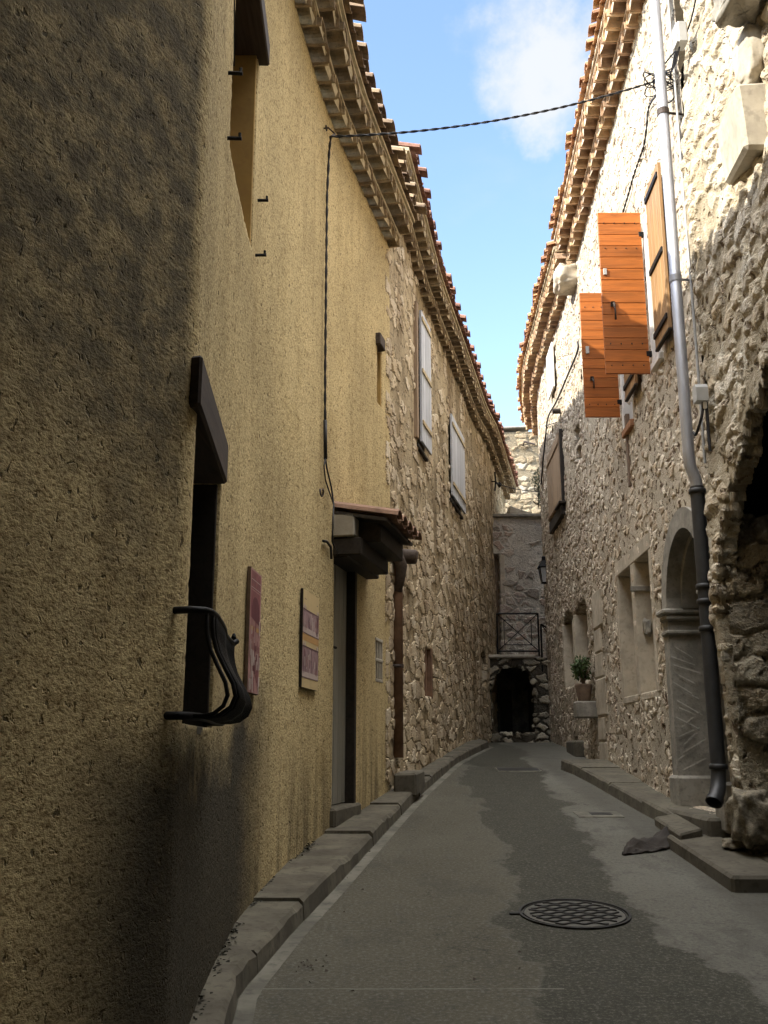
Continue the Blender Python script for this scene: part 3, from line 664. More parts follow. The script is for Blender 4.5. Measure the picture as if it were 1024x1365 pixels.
def pavement_right():
    H = 0.13
    px = [(908, 1094), (882, 1079), (850, 1063), (820, 1047), (790, 1031), (765, 1019), (748, 1013)]
    E = [ghit(a, b, H) for a, b in px]; ey = np.array([e[1] for e in E]); ex = np.array([e[0] for e in E])
    o = np.argsort(ey); ey, ex = ey[o], ex[o]
    kx = lambda y: float(np.interp(y, ey, ex))
    wx = lambda y: float(np.interp(y, B1.p[:, 1], B1.p[:, 0])) if y < 14.2 else float(np.interp(y, B2.p[:, 1], B2.p[:, 0]))
    mb = MB(); R = random.Random(5); y = ey[0]; ys = [y]
    while y < ey[-1]: y = min(y + R.uniform(0.8, 1.5), ey[-1]); ys.append(y)
    for y0, y1 in zip(ys[:-1], ys[1:]):
        if y1 - y0 < 0.08: continue
        dz = R.uniform(-0.01, 0.01)
        m = 8; jit = [R.uniform(0.0, 0.018) * (R.random() < 0.6) for _ in range(m + 1)]
        for q in range(m):
            a = y0 + 0.005 + (y1 - y0 - 0.01) * q / m; b = y0 + 0.005 + (y1 - y0 - 0.01) * (q + 1) / m
            za, zb = gz(a) + H + dz, gz(b) + H + dz
            vs = [(wx(a) + 0.05, a, za), (kx(a) + 0.018 + jit[q], a, za), (kx(a), a, za - 0.018 - jit[q]), (kx(a) - 0.012, a, gz(a) - 0.05), (wx(a) + 0.05, a, gz(a) - 0.05),
                  (wx(b) + 0.05, b, zb), (kx(b) + 0.018 + jit[q + 1], b, zb), (kx(b), b, zb - 0.018 - jit[q + 1]), (kx(b) - 0.012, b, gz(b) - 0.05), (wx(b) + 0.05, b, gz(b) - 0.05)]
            fs = [(5, 6, 1, 0), (6, 7, 2, 1), (7, 8, 3, 2)]
            if q == 0: fs.append((0, 1, 2, 3, 4))
            if q == m - 1: fs.append((9, 8, 7, 6, 5))
            mb.add(vs, fs)
    # block in front of the archway, its front edge returning to the right
    H = 0.105; a, b = ghit(922, 1112, H), ghit(977, 1168, H)
    z = lambda y: gz(y) + H
    for x0, x1, y0, y1 in ((b[0] - 0.01, b[0] + 0.42, b[1], a[1]), (b[0] + 0.43, b[0] + 1.0, b[1] + 0.01, a[1] - 0.15), (b[0] + 1.01, b[0] + 1.7, b[1] + 0.01, a[1] - 0.15)):
        mb.bev([(x0, y0, gz(y0) - 0.05), (x1, y0, gz(y0) - 0.05), (x1, y1, gz(y1) - 0.05), (x0, y1, gz(y1) - 0.05), (x0, y0, z(y0)), (x1, y0, z(y0)), (x1, y1, z(y1)), (x0, y1, z(y1))], 0.02)
    return tag(mb.build('pavement', M_kerb), kind='structure')
pavement_right()

# ------------------------------------------------------------------ left: the ochre roughcast house
def plaster_house():
    base = A1.P(A1.sy(7), gz(7))
    h = thing('plaster_house', base, 'tall ochre roughcast house with a tiled door canopy and belly window guard', 'house')
    zt = 7.50
    ops = [dict(s0=WIN_S0, s1=WIN_S1, z0=win_sill, z1=win_top, depth=0.34), dict(s0=UP_S0, s1=UP_S1, z0=up_sill, z1=up_top, depth=0.30),
           dict(s0=SM_S0, s1=SM_S1, z0=sm_bot, z1=sm_top, depth=0.24), dict(s0=DR_S0, s1=DR_S1, z0=dr_bot, z1=dr_top, depth=0.17),
           dict(s0=VT_S0, s1=VT_S1, z0=vt_bot, z1=vt_top, depth=0.05)]
    sa = A1.sy(1.2)
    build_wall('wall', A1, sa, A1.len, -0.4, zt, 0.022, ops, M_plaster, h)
    house_body(A1, 0.0, A1.len - 0.02, -0.6, zt, 6.0, M_back, h, gap=0.45)
    mb = MB(); mb.wbox(A1, A1.len - 0.05, A1.len - 0.003, -0.4, zt, -0.5, -0.03); mb.build('end_wall', M_back, h)
    mb = MB(); mb.wbox(A1, 0, sa, -0.6, zt, -0.3, 0); mb.build('side_wall', M_back, h)
    eaves(A1, A1.sy(1.5), A1.len - 0.03, lambda s: zt - 0.02, 2, h, 0.245, 0.155, 0.155, M_tile_l, M_mort_l, M_roof_l, cover_out=0.16, seed=2, L_roof=4.2)
    # window with wooden lintel and belly guard
    wn = MB(); wn.wbox(A1, WIN_S0 - 0.02, WIN_S1 + 0.02, win_sill - 0.02, win_top + 0.02, -0.36, -0.33)
    wo = wn.build('window', M_glass, h)
    fr = MB(); c = (WIN_S0 + WIN_S1) / 2
    for s in (WIN_S0 + 0.03, c, WIN_S1 - 0.03): fr.wbox(A1, s - 0.03, s + 0.03, win_sill + 0.01, win_top - 0.01, -0.325, -0.285)
    for z in (win_sill + 0.04, (win_sill + win_top) / 2, win_top - 0.04): fr.wbox(A1, WIN_S0 + 0.005, WIN_S1 - 0.005, z - 0.028, z + 0.028, -0.328, -0.29)
    fr.build('frame', M_beam, wo)
    lz0 = A1.hz(303, 646, 0.05); s0, s1 = A1.hs(267, 540, 0.05), A1.hs(304, 620, 0.05)
    mb = MB(); mb.wbox(A1, s0, s1, lz0, lz0 + 0.20, -0.25, 0.05, b=0.012); mb.build('lintel', M_lintel, h)
    g = MB(); zr, zb = A1.hz(250, 820), A1.hz(250, 957)
    g0, g1 = A1.hs(239, 822), A1.hs(311, 862, 0.10)
    g.tube([A1.P(g0 - 0.04, zr, -0.03), A1.P(g0 - 0.03, zr, 0.06), A1.P(g0, zr, 0.10)] + [A1.P(s, zr, 0.10) for s in np.linspace(g0 + 0.03, g1 - 0.02, 12)] + [A1.P(g1, zr + 0.012, 0.115), A1.P(g1 + 0.035, zr + 0.015, 0.105), A1.P(g1 + 0.09, zr - 0.005, 0.08), A1.P(g1 + 0.22, zr - 0.025, 0.05), A1.P(g1 + 0.25, zr - 0.03, -0.03)], 0.013, 8)
    g.tube([A1.P(g0 - 0.06, zb, -0.03), A1.P(g0 - 0.04, zb, 0.05)] + [A1.P(s, zb, 0.06) for s in np.linspace(g0 - 0.02, g1 + 0.03, 12)] + [A1.P(g1 + 0.05, zb, -0.03)], 0.014, 8)
    for s in np.linspace(g0 + 0.01, g1 - 0.01, 30):
        H = zr - zb; prof = [(0.10, 1.0), (0.10, 0.86), (0.105, 0.76), (0.12, 0.62), (0.15, 0.46), (0.18, 0.31), (0.19, 0.19), (0.175, 0.09), (0.14, 0.02), (0.10, 0.0), (0.06, 0.0)]
        g.tube([A1.P(s, zb + H * f, o) for o, f in prof], 0.008, 6)
    for s in (g1 + 0.01,): g.tube([A1.P(s, zr + 0.018, 0.10), A1.P(s + 0.001, zr + 0.05, 0.10)], [0.016, 0.006], 8)
    g.build('window_guard', M_iron, h, smooth=True)
    mb = MB(); mb.wbox(A1, WIN_S0 - 0.03, WIN_S1 + 0.05, win_sill - 0.03, win_sill + 0.004, -0.3, -0.012, b=0.002); mb.build('window_sill', M_kerb, h)
    mb = MB(); mb.wbox(A1, WIN_S1 - 0.035, WIN_S1 - 0.004, win_sill + 0.006, win_top, -0.325, -0.012, b=0.004); mb.build('dark_jamb_lining', M_beam, h)  # added dark lining: dark wood frame plus the recess's shade in its colour
    mb = MB(); mb.wbox(A1, UP_S1 - 0.035, UP_S1 + 0.003, up_sill + 0.004, up_top, -0.285, -0.004, b=0.004); mb.build('reveal', M_ochre, h)
    mb = MB(); mb.wbox(A1, SM_S1 - 0.035, SM_S1 + 0.003, sm_bot + 0.004, sm_top, -0.215, -0.004, b=0.004); mb.build('reveal', M_ochre, h)
    # upper window with lintel board and shutter pins
    mb = MB(); mb.wbox(A1, UP_S0 - 0.02, UP_S1 + 0.02, up_sill - 0.02, up_top + 0.02, -0.32, -0.29); wu = mb.build('window', M_brownwood, h)
    lz = A1.hz(359, 86, 0.07); mb = MB(); mb.wbox(A1, UP_S0 - 0.1, A1.hs(360, 70, 0.07), lz, lz + 0.16, -0.2, 0.07, b=0.01); mb.build('lintel', M_lintel, h)
    for px, py in ((304, 97), (303, 184), (343, 267), (340, 340)):
        s, z, _ = A1.hit(px, py); mb = MB()
        mb.tube([A1.P(s, z, -0.02), A1.P(s, z, 0.055), A1.P(s, z, 0.072)], 0.010, 8); mb.tube([A1.P(s, z - 0.006, 0.062), A1.P(s, z + 0.03, 0.062)], 0.008, 8); mb.build('hinge_pin', M_iron, h)
    mb = MB(); s0, s1 = UP_S0 - 0.12, UP_S0 + 0.14
    mb.tube([A1.P(UP_S0 - 0.3, up_sill + 1.05, 0.012), A1.P(UP_S0 - 0.18, up_sill + 0.72, 0.018), A1.P(UP_S0 - 0.03, up_sill + 0.45, 0.012)], 0.004, 5); mb.build('cord', M_cable, h)
    # small upper window
    mb = MB(); mb.wbox(A1, SM_S0 - 0.02, SM_S1 + 0.02, sm_bot - 0.02, sm_top + 0.02, -0.26, -0.22); mb.build('window', M_smooth, h)
    mb = MB(); mb.wbox(A1, A1.hs(500.5, 450), A1.hs(514, 466, 0.06), sm_top - 0.01, sm_top + 0.13, -0.15, 0.06, b=0.01); mb.build('lintel', M_lintel, h)
    # vent with its little concrete bars
    mb = MB(); zc = (vt_bot + vt_top) / 2
    mb.wbox(A1, VT_S0 - 0.01, VT_S1 + 0.01, vt_bot - 0.01, vt_top + 0.01, -0.07, -0.045)
    for k in range(4): s = VT_S0 + (VT_S1 - VT_S0) * k / 3; mb.wbox(A1, s - 0.012, s + 0.012, vt_bot, vt_top, -0.044, 0.004)
    for z in (vt_bot + 0.012, zc, vt_top - 0.012): mb.wbox(A1, VT_S0 - 0.015, VT_S1 + 0.015, z - 0.018, z + 0.018, -0.046, 0.008)
    mb.build('vent', M_niche, h)
    # door
    t, n = wall_axes(A1, (DR_S0 + DR_S1) / 2); mb = MB()
    o = np.array(A1.P(DR_S0 + 0.01, dr_bot + 0.012, -0.12)); e = np.array(A1.P(DR_S1 - 0.01, dr_bot, -0.12)) - o; e[2] = 0; wd = np.linalg.norm(e); e /= wd
    planks(mb, o, e, n, wd, dr_top - dr_bot - 0.02, 5, False, 0.04); dr = mb.build('door', M_door, h)
    mb = MB(); mb.wbox(A1, DR_S1 - 0.07, DR_S1 + 0.004, dr_bot, dr_top + 0.01, -0.155, 0.008, b=0.005); mb.build('door_frame', M_beam, h)
    mb = MB(); s, z, _ = A1.hit(449, 862); mb.tube([A1.P(DR_S0 + 0.14, z, -0.09), A1.P(DR_S0 + 0.14, z, -0.04), A1.P(DR_S0 + 0.22, z, -0.035)], 0.012, 8); mb.build('handle', M_iron, dr)
    mb = MB(); mb.wbox(A1, DR_S0 - 0.04, DR_S1 + 0.06, dr_bot - 0.16, dr_bot + 0.005, -0.16, 0.05, b=0.02); mb.build('doorstep', M_kerb, h)
    # canopy: stone bracket, heavy lintels, boards and a little roof of barrel tiles
    cz = A1.hz(446, 678); c0, c1 = A1.hs(444, 690), A1.hs(446, 690) + 1.15
    mb = MB(); mb.wbox(A1, DR_S0 - 0.02, DR_S1 + 0.42, dr_top - 0.02, dr_top + 0.17, -0.14, 0.13, b=0.012); cl = mb.build('lintel', M_beam, h)
    mb = MB(); mb.wbox(A1, c0, c0 + 0.18, cz - 0.27, cz - 0.06, -0.04, 0.20, b=0.012); cb = mb.build('canopy', M_niche, h)
    mb = MB()
    mb.wbox(A1, c0 + 0.02, c1 - 0.06, cz - 0.44, cz - 0.28, -0.04, 0.26, b=0.01)
    mb.wbox(A1, c0 + 0.185, c1, cz - 0.30, cz - 0.10, -0.02, 0.40, b=0.01)
    P = A1.P
    mb.hexa([P(c0, cz - 0.055, -0.02), P(c1, cz - 0.055, -0.02), P(c1, cz - 0.15, 0.50), P(c0, cz - 0.15, 0.50), P(c0, cz - 0.025, -0.02), P(c1, cz - 0.025, -0.02), P(c1, cz - 0.12, 0.50), P(c0, cz - 0.12, 0.50)])
    mb.build('board', M_beam, cb)
    mb = MB(); nT = 5; pt = (c1 - c0) / nT
    for i in range(nT):
        for (kind, cc) in (('pan', c0 + (i + 1.0) * pt), ('cover', c0 + (i + 0.5) * pt)):
            if kind == 'pan' and i == nT - 1: continue
            K = 6; vs = []; fs = []; m = K + 1; rad = pt * 0.46
            for oo in (0.60 if kind == 'cover' else 0.56, 0.0):
                for rr, th in ((rad, 0.075), (rad - 0.014, 0.061)):
                    for j in range(m):
                        an = math.pi * j / K; zz = th * math.sin(an); zz = zz + 0.03 if kind == 'cover' else 0.07 - zz
                        vs.append(P(cc + rr * math.cos(an), cz - 0.02 - 0.18 * oo + zz, oo))
            for j in range(K): fs += [(j, j + 1, 2 * m + j + 1, 2 * m + j), (m + j, m + j + 1, 3 * m + j + 1, 3 * m + j), (j, j + 1, m + j + 1, m + j)]
            fs += [(0, m, 3 * m, 2 * m), (K, 2 * m + K, 3 * m + K, m + K)]
            mb.add(vs, fs)
    mb.build('tile', M_canopytile, cb)
plaster_house()

# ------------------------------------------------------------------ left: the rubble house further up
def wall_shutter(h, wl, p0, p1, top, bot, mat, n, battens, o0=0.05, th=0.035, ajar=0.0, sill=True, dark=True, hinge_mat=None, nm='shutter'):
    """an upright board shutter lying on the wall, its window's dark sill gap showing below"""
    s0, s1 = p0, p1; a = np.array(wl.P(s0, bot, o0)); b = np.array(wl.P(s1, bot, o0 + ajar)); e = b - a; w_ = np.linalg.norm(e); e /= w_
    n3 = np.array((e[1], -e[0], 0)); nn = np.array((*wl.nn(s0), 0)); n3 = n3 if np.dot(n3, nn) > 0 else -n3
    mb = MB(); planks(mb, a, e, n3, w_, top - bot, n, False, th); sh = mb.build(nm, mat, h)
    for z in battens:
        q = MB(); P = lambda u, d, zz: a + e * u + n3 * d + np.array((0, 0, zz - bot))
        q.bev([P(0.01, th, z), P(w_ - 0.01, th, z), P(w_ - 0.01, th + 0.018, z), P(0.01, th + 0.018, z), P(0.01, th, z + 0.06), P(w_ - 0.01, th, z + 0.06), P(w_ - 0.01, th + 0.018, z + 0.06), P(0.01, th + 0.018, z + 0.06)], 0.004)
        q.build('hinge' if hinge_mat else 'batten', hinge_mat or mat, sh)
    return sh

def left_stone_house():
    h = thing('stone_house', A2.P(3.5, gz(14.3)), 'honey coloured rubble stone house with two silvery grey board shutters', 'house')
    zt = 7.95; zf = lambda s: zt + 0.42 * max(0.0, 1 - s / 2.6)
    sh1 = (A2.hs(553, 520), A2.hs(576.5, 520, 0.12)); z1t, z1b = A2.hz(560, 428), A2.hz(566, 606)
    sh2 = (A2.hs(602, 640, 0.05), A2.hs(621.5, 640, 0.11)); z2t, z2b = A2.hz(610, 580), A2.hz(612, 682)
    slit = (A2.hs(565, 900), A2.hs(574, 900)); slt, slb = A2.hz(569, 862), A2.hz(569, 930)
    dw = (A2.hs(658.5, 775), A2.hs(668, 775)); dwt, dwb = A2.hz(663, 738), 3.40
    nic = (A2.hs(641, 890), A2.hs(647, 890)); nt, nb = A2.hz(644, 878), A2.hz(644, 915)
    ops = [dict(s0=sh1[0] + 0.03, s1=sh1[1] - 0.05, z0=z1b - 0.06, z1=z1t - 0.03, depth=0.30), dict(s0=sh2[0] + 0.04, s1=sh2[1] - 0.05, z0=z2b - 0.06, z1=z2t - 0.03, depth=0.3),
           dict(s0=slit[0], s1=slit[1], z0=slb, z1=slt, depth=0.30),
           dict(s0=nic[0], s1=nic[1], z0=nb, z1=nt, arch=0.15, depth=0.3)]
    build_wall('wall', A2, 0.0, A2.len, -0.2, zt + 0.43, 0.03, ops, M_rub_left, h)
    house_body(A2, 0.0, A2.len, -0.3, zt, 6.0, M_back, h, gap=0.45)
    mb = MB(); mb.wbox(A2, -0.0, 0.12, -0.3, zt + 0.43, -6.0, -0.06); mb.build('end_wall', M_back, h)
    mb = MB(); mb.wbox(A2, A2.len - 0.1, A2.len - 0.004, -0.3, zt, -0.6, -0.06); mb.build('end_wall', M_back, h)
    eaves(A2, 0.05, A2.len - 0.02, zf, 2, h, 0.21, 0.15, 0.145, M_tile_l, M_mort_l, M_roof_red, cover_out=0.11, seed=4, L_roof=4.2)
    for (a, b), zb, ztp in ((sh1, z1b, z1t), (sh2, z2b, z2t)):
        mb = MB(); mb.wbox(A2, a, b, zb - 0.08, ztp, -0.32, -0.28); mb.build('window', M_glass, h)
        mb = MB(); mb.wbox(A2, a - 0.02, b, zb - 0.10, zb - 0.055, -0.1, 0.05); mb.build('window_sill', M_beam, h)
    mb = MB(); mb.wbox(A2, sh1[0] - 0.10, sh1[0] + 0.01, z1b, z1t + 0.05, -0.03, 0.055); mb.build('frame', M_brownwood, h)
    hm = simple('flaking_yellow_batten', (0.50, 0.40, 0.24), 0.85, 0.3, 12)
    tz = (z1t - z1b)
    wall_shutter(h, A2, sh1[0] + 0.10, sh1[1], z1t, z1b, M_greywood, 5, (z1b + tz * 0.13, z1b + tz * 0.52, z1b + tz * 0.92), 0.05, ajar=0.02, hinge_mat=hm)
    tz = (z2t - z2b)
    wall_shutter(h, A2, sh2[0], sh2[1], z2t, z2b, M_greywood, 5, (z2b + tz * 0.12, z2b + tz * 0.86), 0.04, ajar=0.02, hinge_mat=hm)
    mb = MB(); mb.wbox(A2, slit[0] - 0.01, slit[1] + 0.01, slb - 0.01, slt + 0.01, -0.32, -0.28); mb.build('window', M_dark, h)
    mb = MB(); c = slit[1]
    mb.wbox(A2, c - 0.09, c + 0.02, slb, slt, -0.12, 0.03); mb.wbox(A2, slit[0] + 0.12, slit[0] + 0.19, slb, slt + 0.05, -0.12, 0.01); mb.build('frame', M_brownpipe, h)
    mb = MB(); mb.wbox(A2, nic[0] - 0.05, nic[1] + 0.05, nb - 0.05, nt + 0.2, -0.32, -0.28); mb.build('rear_panel', M_dark, h)
left_stone_house()

# ------------------------------------------------------------------ right: building with the dark archway, nearest on the right
def archway_house():
    h = thing('archway_building', (2.69, 6.0, gz(6)), 'rough fieldstone building with a dark arched passage and grey quoin', 'building')
    zt = 9.6; yc = 5.97; R = 1.86
    ya, yb = 3.2, 7.96
    def bulge(s, z):
        return 0.05 * np.sin(s * 2.1 + 1) * np.sin(z * 1.7) - 0.08 * np.clip((z - 4.2) / 4, 0, 1)
    op = [dict(s0=B0.sy(yc - R), s1=B0.sy(yc + R), z0=gz(4.2) - 0.1, z1=2.45, arch=1.80, depth=0.14, n=4, rough=0.07)]
    build_wall('wall', B0, B0.sy(ya), B0.len, -0.1, zt, 0.024, op, M_rub_arch, h, extra=bulge)
    mb = MB()
    mb.box(2.72, 6.2, -3, ya, -0.6, zt, b=0.0)
    mb.add([(2.6, ya, zt), (2.6, 8.05, zt), (8, 8.05, zt), (8, ya, zt)], [(0, 1, 2, 3)]); mb.add([(6.2, -3, -0.5), (6.2, 8.05, -0.5), (6.2, 8.05, zt), (6.2, -3, zt)], [(0, 1, 2, 3)])
    mb.build('rear_wall', M_back, h)
    mb = MB(); mb.box(2.90, 6.1, 7.93, 7.98, -0.2, 6.4, b=0); mb.box(2.90, 6.1, ya + 0.02, ya + 0.1, -0.2, 6.4, b=0); mb.box(6.0, 6.1, ya + 0.1, 7.93, -0.2, 6.4, b=0); mb.box(2.90, 6.0, ya + 0.1, 7.93, 6.3, 6.4, b=0); mb.build('passage_shade_lining', M_vault_shade, h)
    P1 = Wall([(2.745, 7.76), (5.9, 7.76)], 1, False)
    build_wall('pier', P1, 0.0, P1.len, 0.2, 3.42, 0.024, [], M_rub_pier, h, extra=lambda s, z: -0.03 * np.sin(z * 5.3) - 0.12 * np.clip((z - 3.1) / 0.3, 0, 1) + 0 * s)
    mb = MB(); mb.box(2.90, 5.9, 7.81, 7.92, 0.2, 3.3, b=0); mb.build('pier_core', M_back, h)
    # dressed grey quoin block with a sloping cheek, large pale field stone above it, and the jutting corbel at the top
    s1, z1, _ = B0.hit(976, 165); s0, z0, _ = B0.hit(1030, 165)
    mb = MB(); y0_, y1_ = 6.30, 6.92; zb = EYE + 0.661 * 6.45; zc = EYE + 0.743 * 6.45
    mb.bev([(2.63, y0_, zb - 0.05), (3.0, y0_, zb - 0.05), (3.0, y1_, zb + 0.02), (2.70, y1_, zb + 0.02), (2.60, y0_, zc - 0.03), (3.0, y0_, zc), (3.0, y1_, zc), (2.66, y1_, zc - 0.03)], 0.03)
    mb.build('quoin', M_niche, h)
    P = B0.P; mb = MB(); a, z, _ = B0.hit(992, 80)
    rock(mb, P(a, z, -0.04), (0.08, 0.17, 0.24), 31, 0.10); mb.build('large_stone', M_niche, h, smooth=True)
    mb = MB(); a, z, _ = B0.hit(1005, 15)
    rock(mb, P(a + 0.02, z + 0.16, 0.06), (0.17, 0.24, 0.15), 12, 0.2)
    mb.build('corbel', M_ashlar, h, smooth=True)

def rock(mb, c, r, seed, amp):
    R = random.Random(seed); n, m = 34, 52; vs = []; ph = [[R.uniform(0, 6.28) for _ in range(3)] for _ in range(7)]; fr = [R.uniform(1.0, 4.5) for _ in range(7)]
    for i in range(n + 1):
        th = math.pi * i / n
        for j in range(m):
            a = 2 * math.pi * j / m; d = np.array((math.sin(th) * math.cos(a), math.sin(th) * math.sin(a), math.cos(th)))
            d2 = np.sign(d) * np.abs(d) ** 0.62
            k = 1 + amp * sum(math.sin(fr[q] * d[0] * 1.7 + ph[q][0]) * math.sin(fr[q] * d[1] * 1.7 + ph[q][1]) * math.cos(fr[q] * d[2] * 1.7 + ph[q][2]) for q in range(7)) * 0.6 + R.uniform(-1, 1) * amp * 0.22 + amp * 0.08 * math.sin(9 * d[0] + ph[0][0]) * math.sin(8 * d[1] + ph[1][0]) * math.sin(10 * d[2] + ph[2][0])
            vs.append(np.array(c) + d2 * np.array(r) * k)
    fs = [(i * m + j, (i + 1) * m + j, (i + 1) * m + (j + 1) % m, i * m + (j + 1) % m) for i in range(n) for j in range(m)]
    mb.add(vs, fs)
archway_house()

# ------------------------------------------------------------------ right: the house with the orange shutters
def orange_house():
    h = thing('stone_house', B1.P(3, gz(11)), 'tall cream rubble house with orange board shutters and a carved stone portal', 'house')
    zf = lambda s: 9.47 - 0.075 * (s - 1.0); ztop = 9.55
    P = B1.P
    # portal
    ps1 = B1.hs(906, 1000); ps0 = ps1 - 1.42; pz = gz(9.2) + 0.16; psp = B1.hz(905, 806)
    # twin niches
    n1 = (B1.hs(850.5, 840), B1.hs(873, 840)); n2 = (B1.hs(827.5, 840), B1.hs(847, 840))
    nzt, nzb = B1.hz(862, 733), B1.hz(862, 926)
    # upper windows
    w1 = (B1.hs(877, 380), B1.hs(868, 380)); w1t, w1b = B1.hz(868, 285), B1.hz(870, 492)
    w2 = (B1.hs(843, 530), B1.hs(833, 530)); w2t, w2b = B1.hz(833, 395), B1.hz(835, 575)
    ops = [dict(s0=ps0, s1=ps1, z0=pz, z1=psp, arch=(ps1 - ps0) / 2, depth=0.34), dict(s0=n1[0], s1=n1[1], z0=nzb, z1=nzt, depth=0.2) if n1[0] < n1[1] else dict(s0=n1[1], s1=n1[0], z0=nzb, z1=nzt, depth=0.2),
           dict(s0=min(n2), s1=max(n2), z0=nzb, z1=nzt, depth=0.2), dict(s0=min(w1), s1=max(w1), z0=w1b, z1=w1t, depth=0.25), dict(s0=min(w2), s1=max(w2), z0=w2b, z1=w2t, depth=0.25)]
    build_wall('wall', B1, 0.0, B1.len, -0.1, ztop, 0.024, ops, M_rub_right, h)
    house_body(B1, 0.0, B1.len, -0.3, ztop - 0.5, 6.0, M_back, h, gap=0.5)
    mb = MB(); mb.wbox(B1, B1.len - 0.1, B1.len - 0.003, -0.3, 9.1, -6, -0.05); mb.build('end_wall', M_back, h)
    eaves(B1, -0.5, B1.len, zf, 2, h, 0.205, 0.165, 0.165, M_tile_r, M_mort_r, M_roof_r, cover_out=0.10, seed=6, L_roof=5)
    # portal surround: carved grey stone, standing 3 cm proud, capital and plinth
    def band(o0, o1, r0, r1, z_0, z_1, parts):
        mb = MB(); c = (ps0 + ps1) / 2; K = 20; vs = []; fs = []
        pts = [(c + r * 1.0, z_0, r) for r in ()]
        prof = lambda r: [(c + r, z_0)] + [(c + r * math.cos(math.pi * k / K), z_1 + r * math.sin(math.pi * k / K)) for k in range(K + 1)] + [(c - r, z_0)]
        A, B = prof(r0), prof(r1); n = len(A)
        for o in (o0, o1):
            for q in (A, B):
                for s, z in q: vs.append(P(s, z, o))
        for j in range(n - 1):
            fs += [(j, j + 1, n + j + 1, n + j), (2 * n + j, 3 * n + j, 3 * n + j + 1, 2 * n + j + 1), (j, 2 * n + j, 2 * n + j + 1, j + 1), (n + j, n + j + 1, 3 * n + j + 1, 3 * n + j)]
        mb.add(vs, fs); return mb.build(parts, M_ashlar, h)
    hw = (ps1 - ps0) / 2
    band(-0.30, 0.04, hw - 0.035, hw + 0.16, pz, psp, 'door_surround')
    band(-0.30, -0.10, hw - 0.10, hw - 0.037, psp + 0.02, psp, 'moulding')
    for sgn, e in ((1, ps1), (-1, ps0)):
        mb = MB(); i0, i1 = (e - 0.045, e + 0.20) if sgn > 0 else (e - 0.20, e + 0.045)
        mb.wbox(B1, i0 - (0.05 if sgn > 0 else 0), i1 + (0.05 if sgn < 0 else 0), psp - 0.06, psp, -0.28, 0.10, b=0.02)
        mb.wbox(B1, i0 - (0.03 if sgn > 0 else 0), i1 - 0.02, psp - 0.12, psp - 0.06, -0.28, 0.07, b=0.02)
        mb.wbox(B1, i0 - (0.03 if sgn > 0 else 0), i1 - 0.02, psp - 0.26, psp - 0.215, -0.28, 0.065, b=0.018)
        mb.build('capital', M_ashlar, h)
        mb = MB(); mb.wbox(B1, i0 - (0.05 if sgn > 0 else 0), i1 + (0.05 if sgn < 0 else 0), pz - 0.10, pz + 0.30, -0.3, 0.075, b=0.025); mb.build('plinth', M_ashlar, h)
    # diagonal tooling on the far jamb
    mb = MB(); R = random.Random(9)
    zz = pz + 0.34
    while zz < psp - 0.36:
        up = 1 if zz > pz + 0.75 else -1
        for k in range(1):
            q = R.uniform(0, 0.10); a = np.array(P(ps1 - 0.036, zz, 0.03 - q)); b = np.array(P(ps1 - 0.036, zz - R.uniform(0.08, 0.16) * up, -0.26 + R.uniform(0, 0.12))); dz = np.array((0, 0, 0.022)); d = a - b; L_ = np.linalg.norm(d)
            t, n = wall_axes(B1, ps1)
            mb.hexa([a - dz, b - dz, b - dz - t * 0.002, a - dz - t * 0.002, a + dz, b + dz, b + dz * 0.4 - t * 0.003, a + dz * 0.4 - t * 0.003])
        zz += R.uniform(0.065, 0.10)
    mb.build('tooling', M_ashlar, h)
    mb = MB(); mb.wbox(B1, ps0 - 0.02, ps1 + 0.02, pz - 0.1, psp + hw + 0.03, -0.37, -0.30); mb.build('door', M_dark, h)
    # portal step
    e0 = ghit(893, 1072, 0.24); mb = MB()
    mb.box(2.64, 2.95, 8.32, 9.75, gz(8.1), gz(9) + 0.19, b=0.025); mb.build('step', M_kerb, h)
    # plastered niches with a pale surround
    for (a, b) in ((min(n1), max(n1)), (min(n2), max(n2))):
        mb = MB(); mb.wbox(B1, a - 0.01, b + 0.01, nzb - 0.01, nzt + 0.01, -0.22, -0.165); nb = mb.build('blind_window', M_niche, h)
        mb = MB(); mb.wbox(B1, b - 0.03, b + 0.10, nzb, nzt - 0.02, -0.182, 0.014, b=0.01); mb.wbox(B1, a - 0.09, a + 0.03, nzb, nzt - 0.02, -0.182, 0.014, b=0.01)
        mb.wbox(B1, a - 0.09, b + 0.10, nzt - 0.022, nzt + 0.16, -0.182, 0.016, b=0.01); mb.wbox(B1, a - 0.03, b + 0.03, nzb - 0.06, nzb + 0.025, -0.182, 0.012, b=0.01); mb.build('surround', M_smooth, nb)
    s, z, _ = B1.hit(866, 828)
    mb = MB(); rock(mb, P(max(n1) - 0.03, z, -0.10), (0.05, 0.07, 0.10), 3, 0.12); mb.build('stone_lump', M_ashlar, h, smooth=True)
    mb = MB(); s, z, _ = B1.hit(864, 773); mb.wbox(B1, max(n1) - 0.06, max(n1) + 0.0, z - 0.03, z + 0.03, -0.19, 0.06); mb.build('ledge', M_ashlar, h)
    # smooth corner stones at the far end
    mb = MB(); z = gz(14); R = random.Random(4)
    while z < 3.6:
        hh = R.uniform(0.3, 0.55); ln = R.uniform(0.5, 0.75); mb.wbox(B1, B1.len - ln, B1.len - 0.005, z, z + hh - 0.008, -0.2, 0.024 + R.uniform(0, 0.012), b=0.022); z += hh
    mb.build('quoin', M_smooth, h)
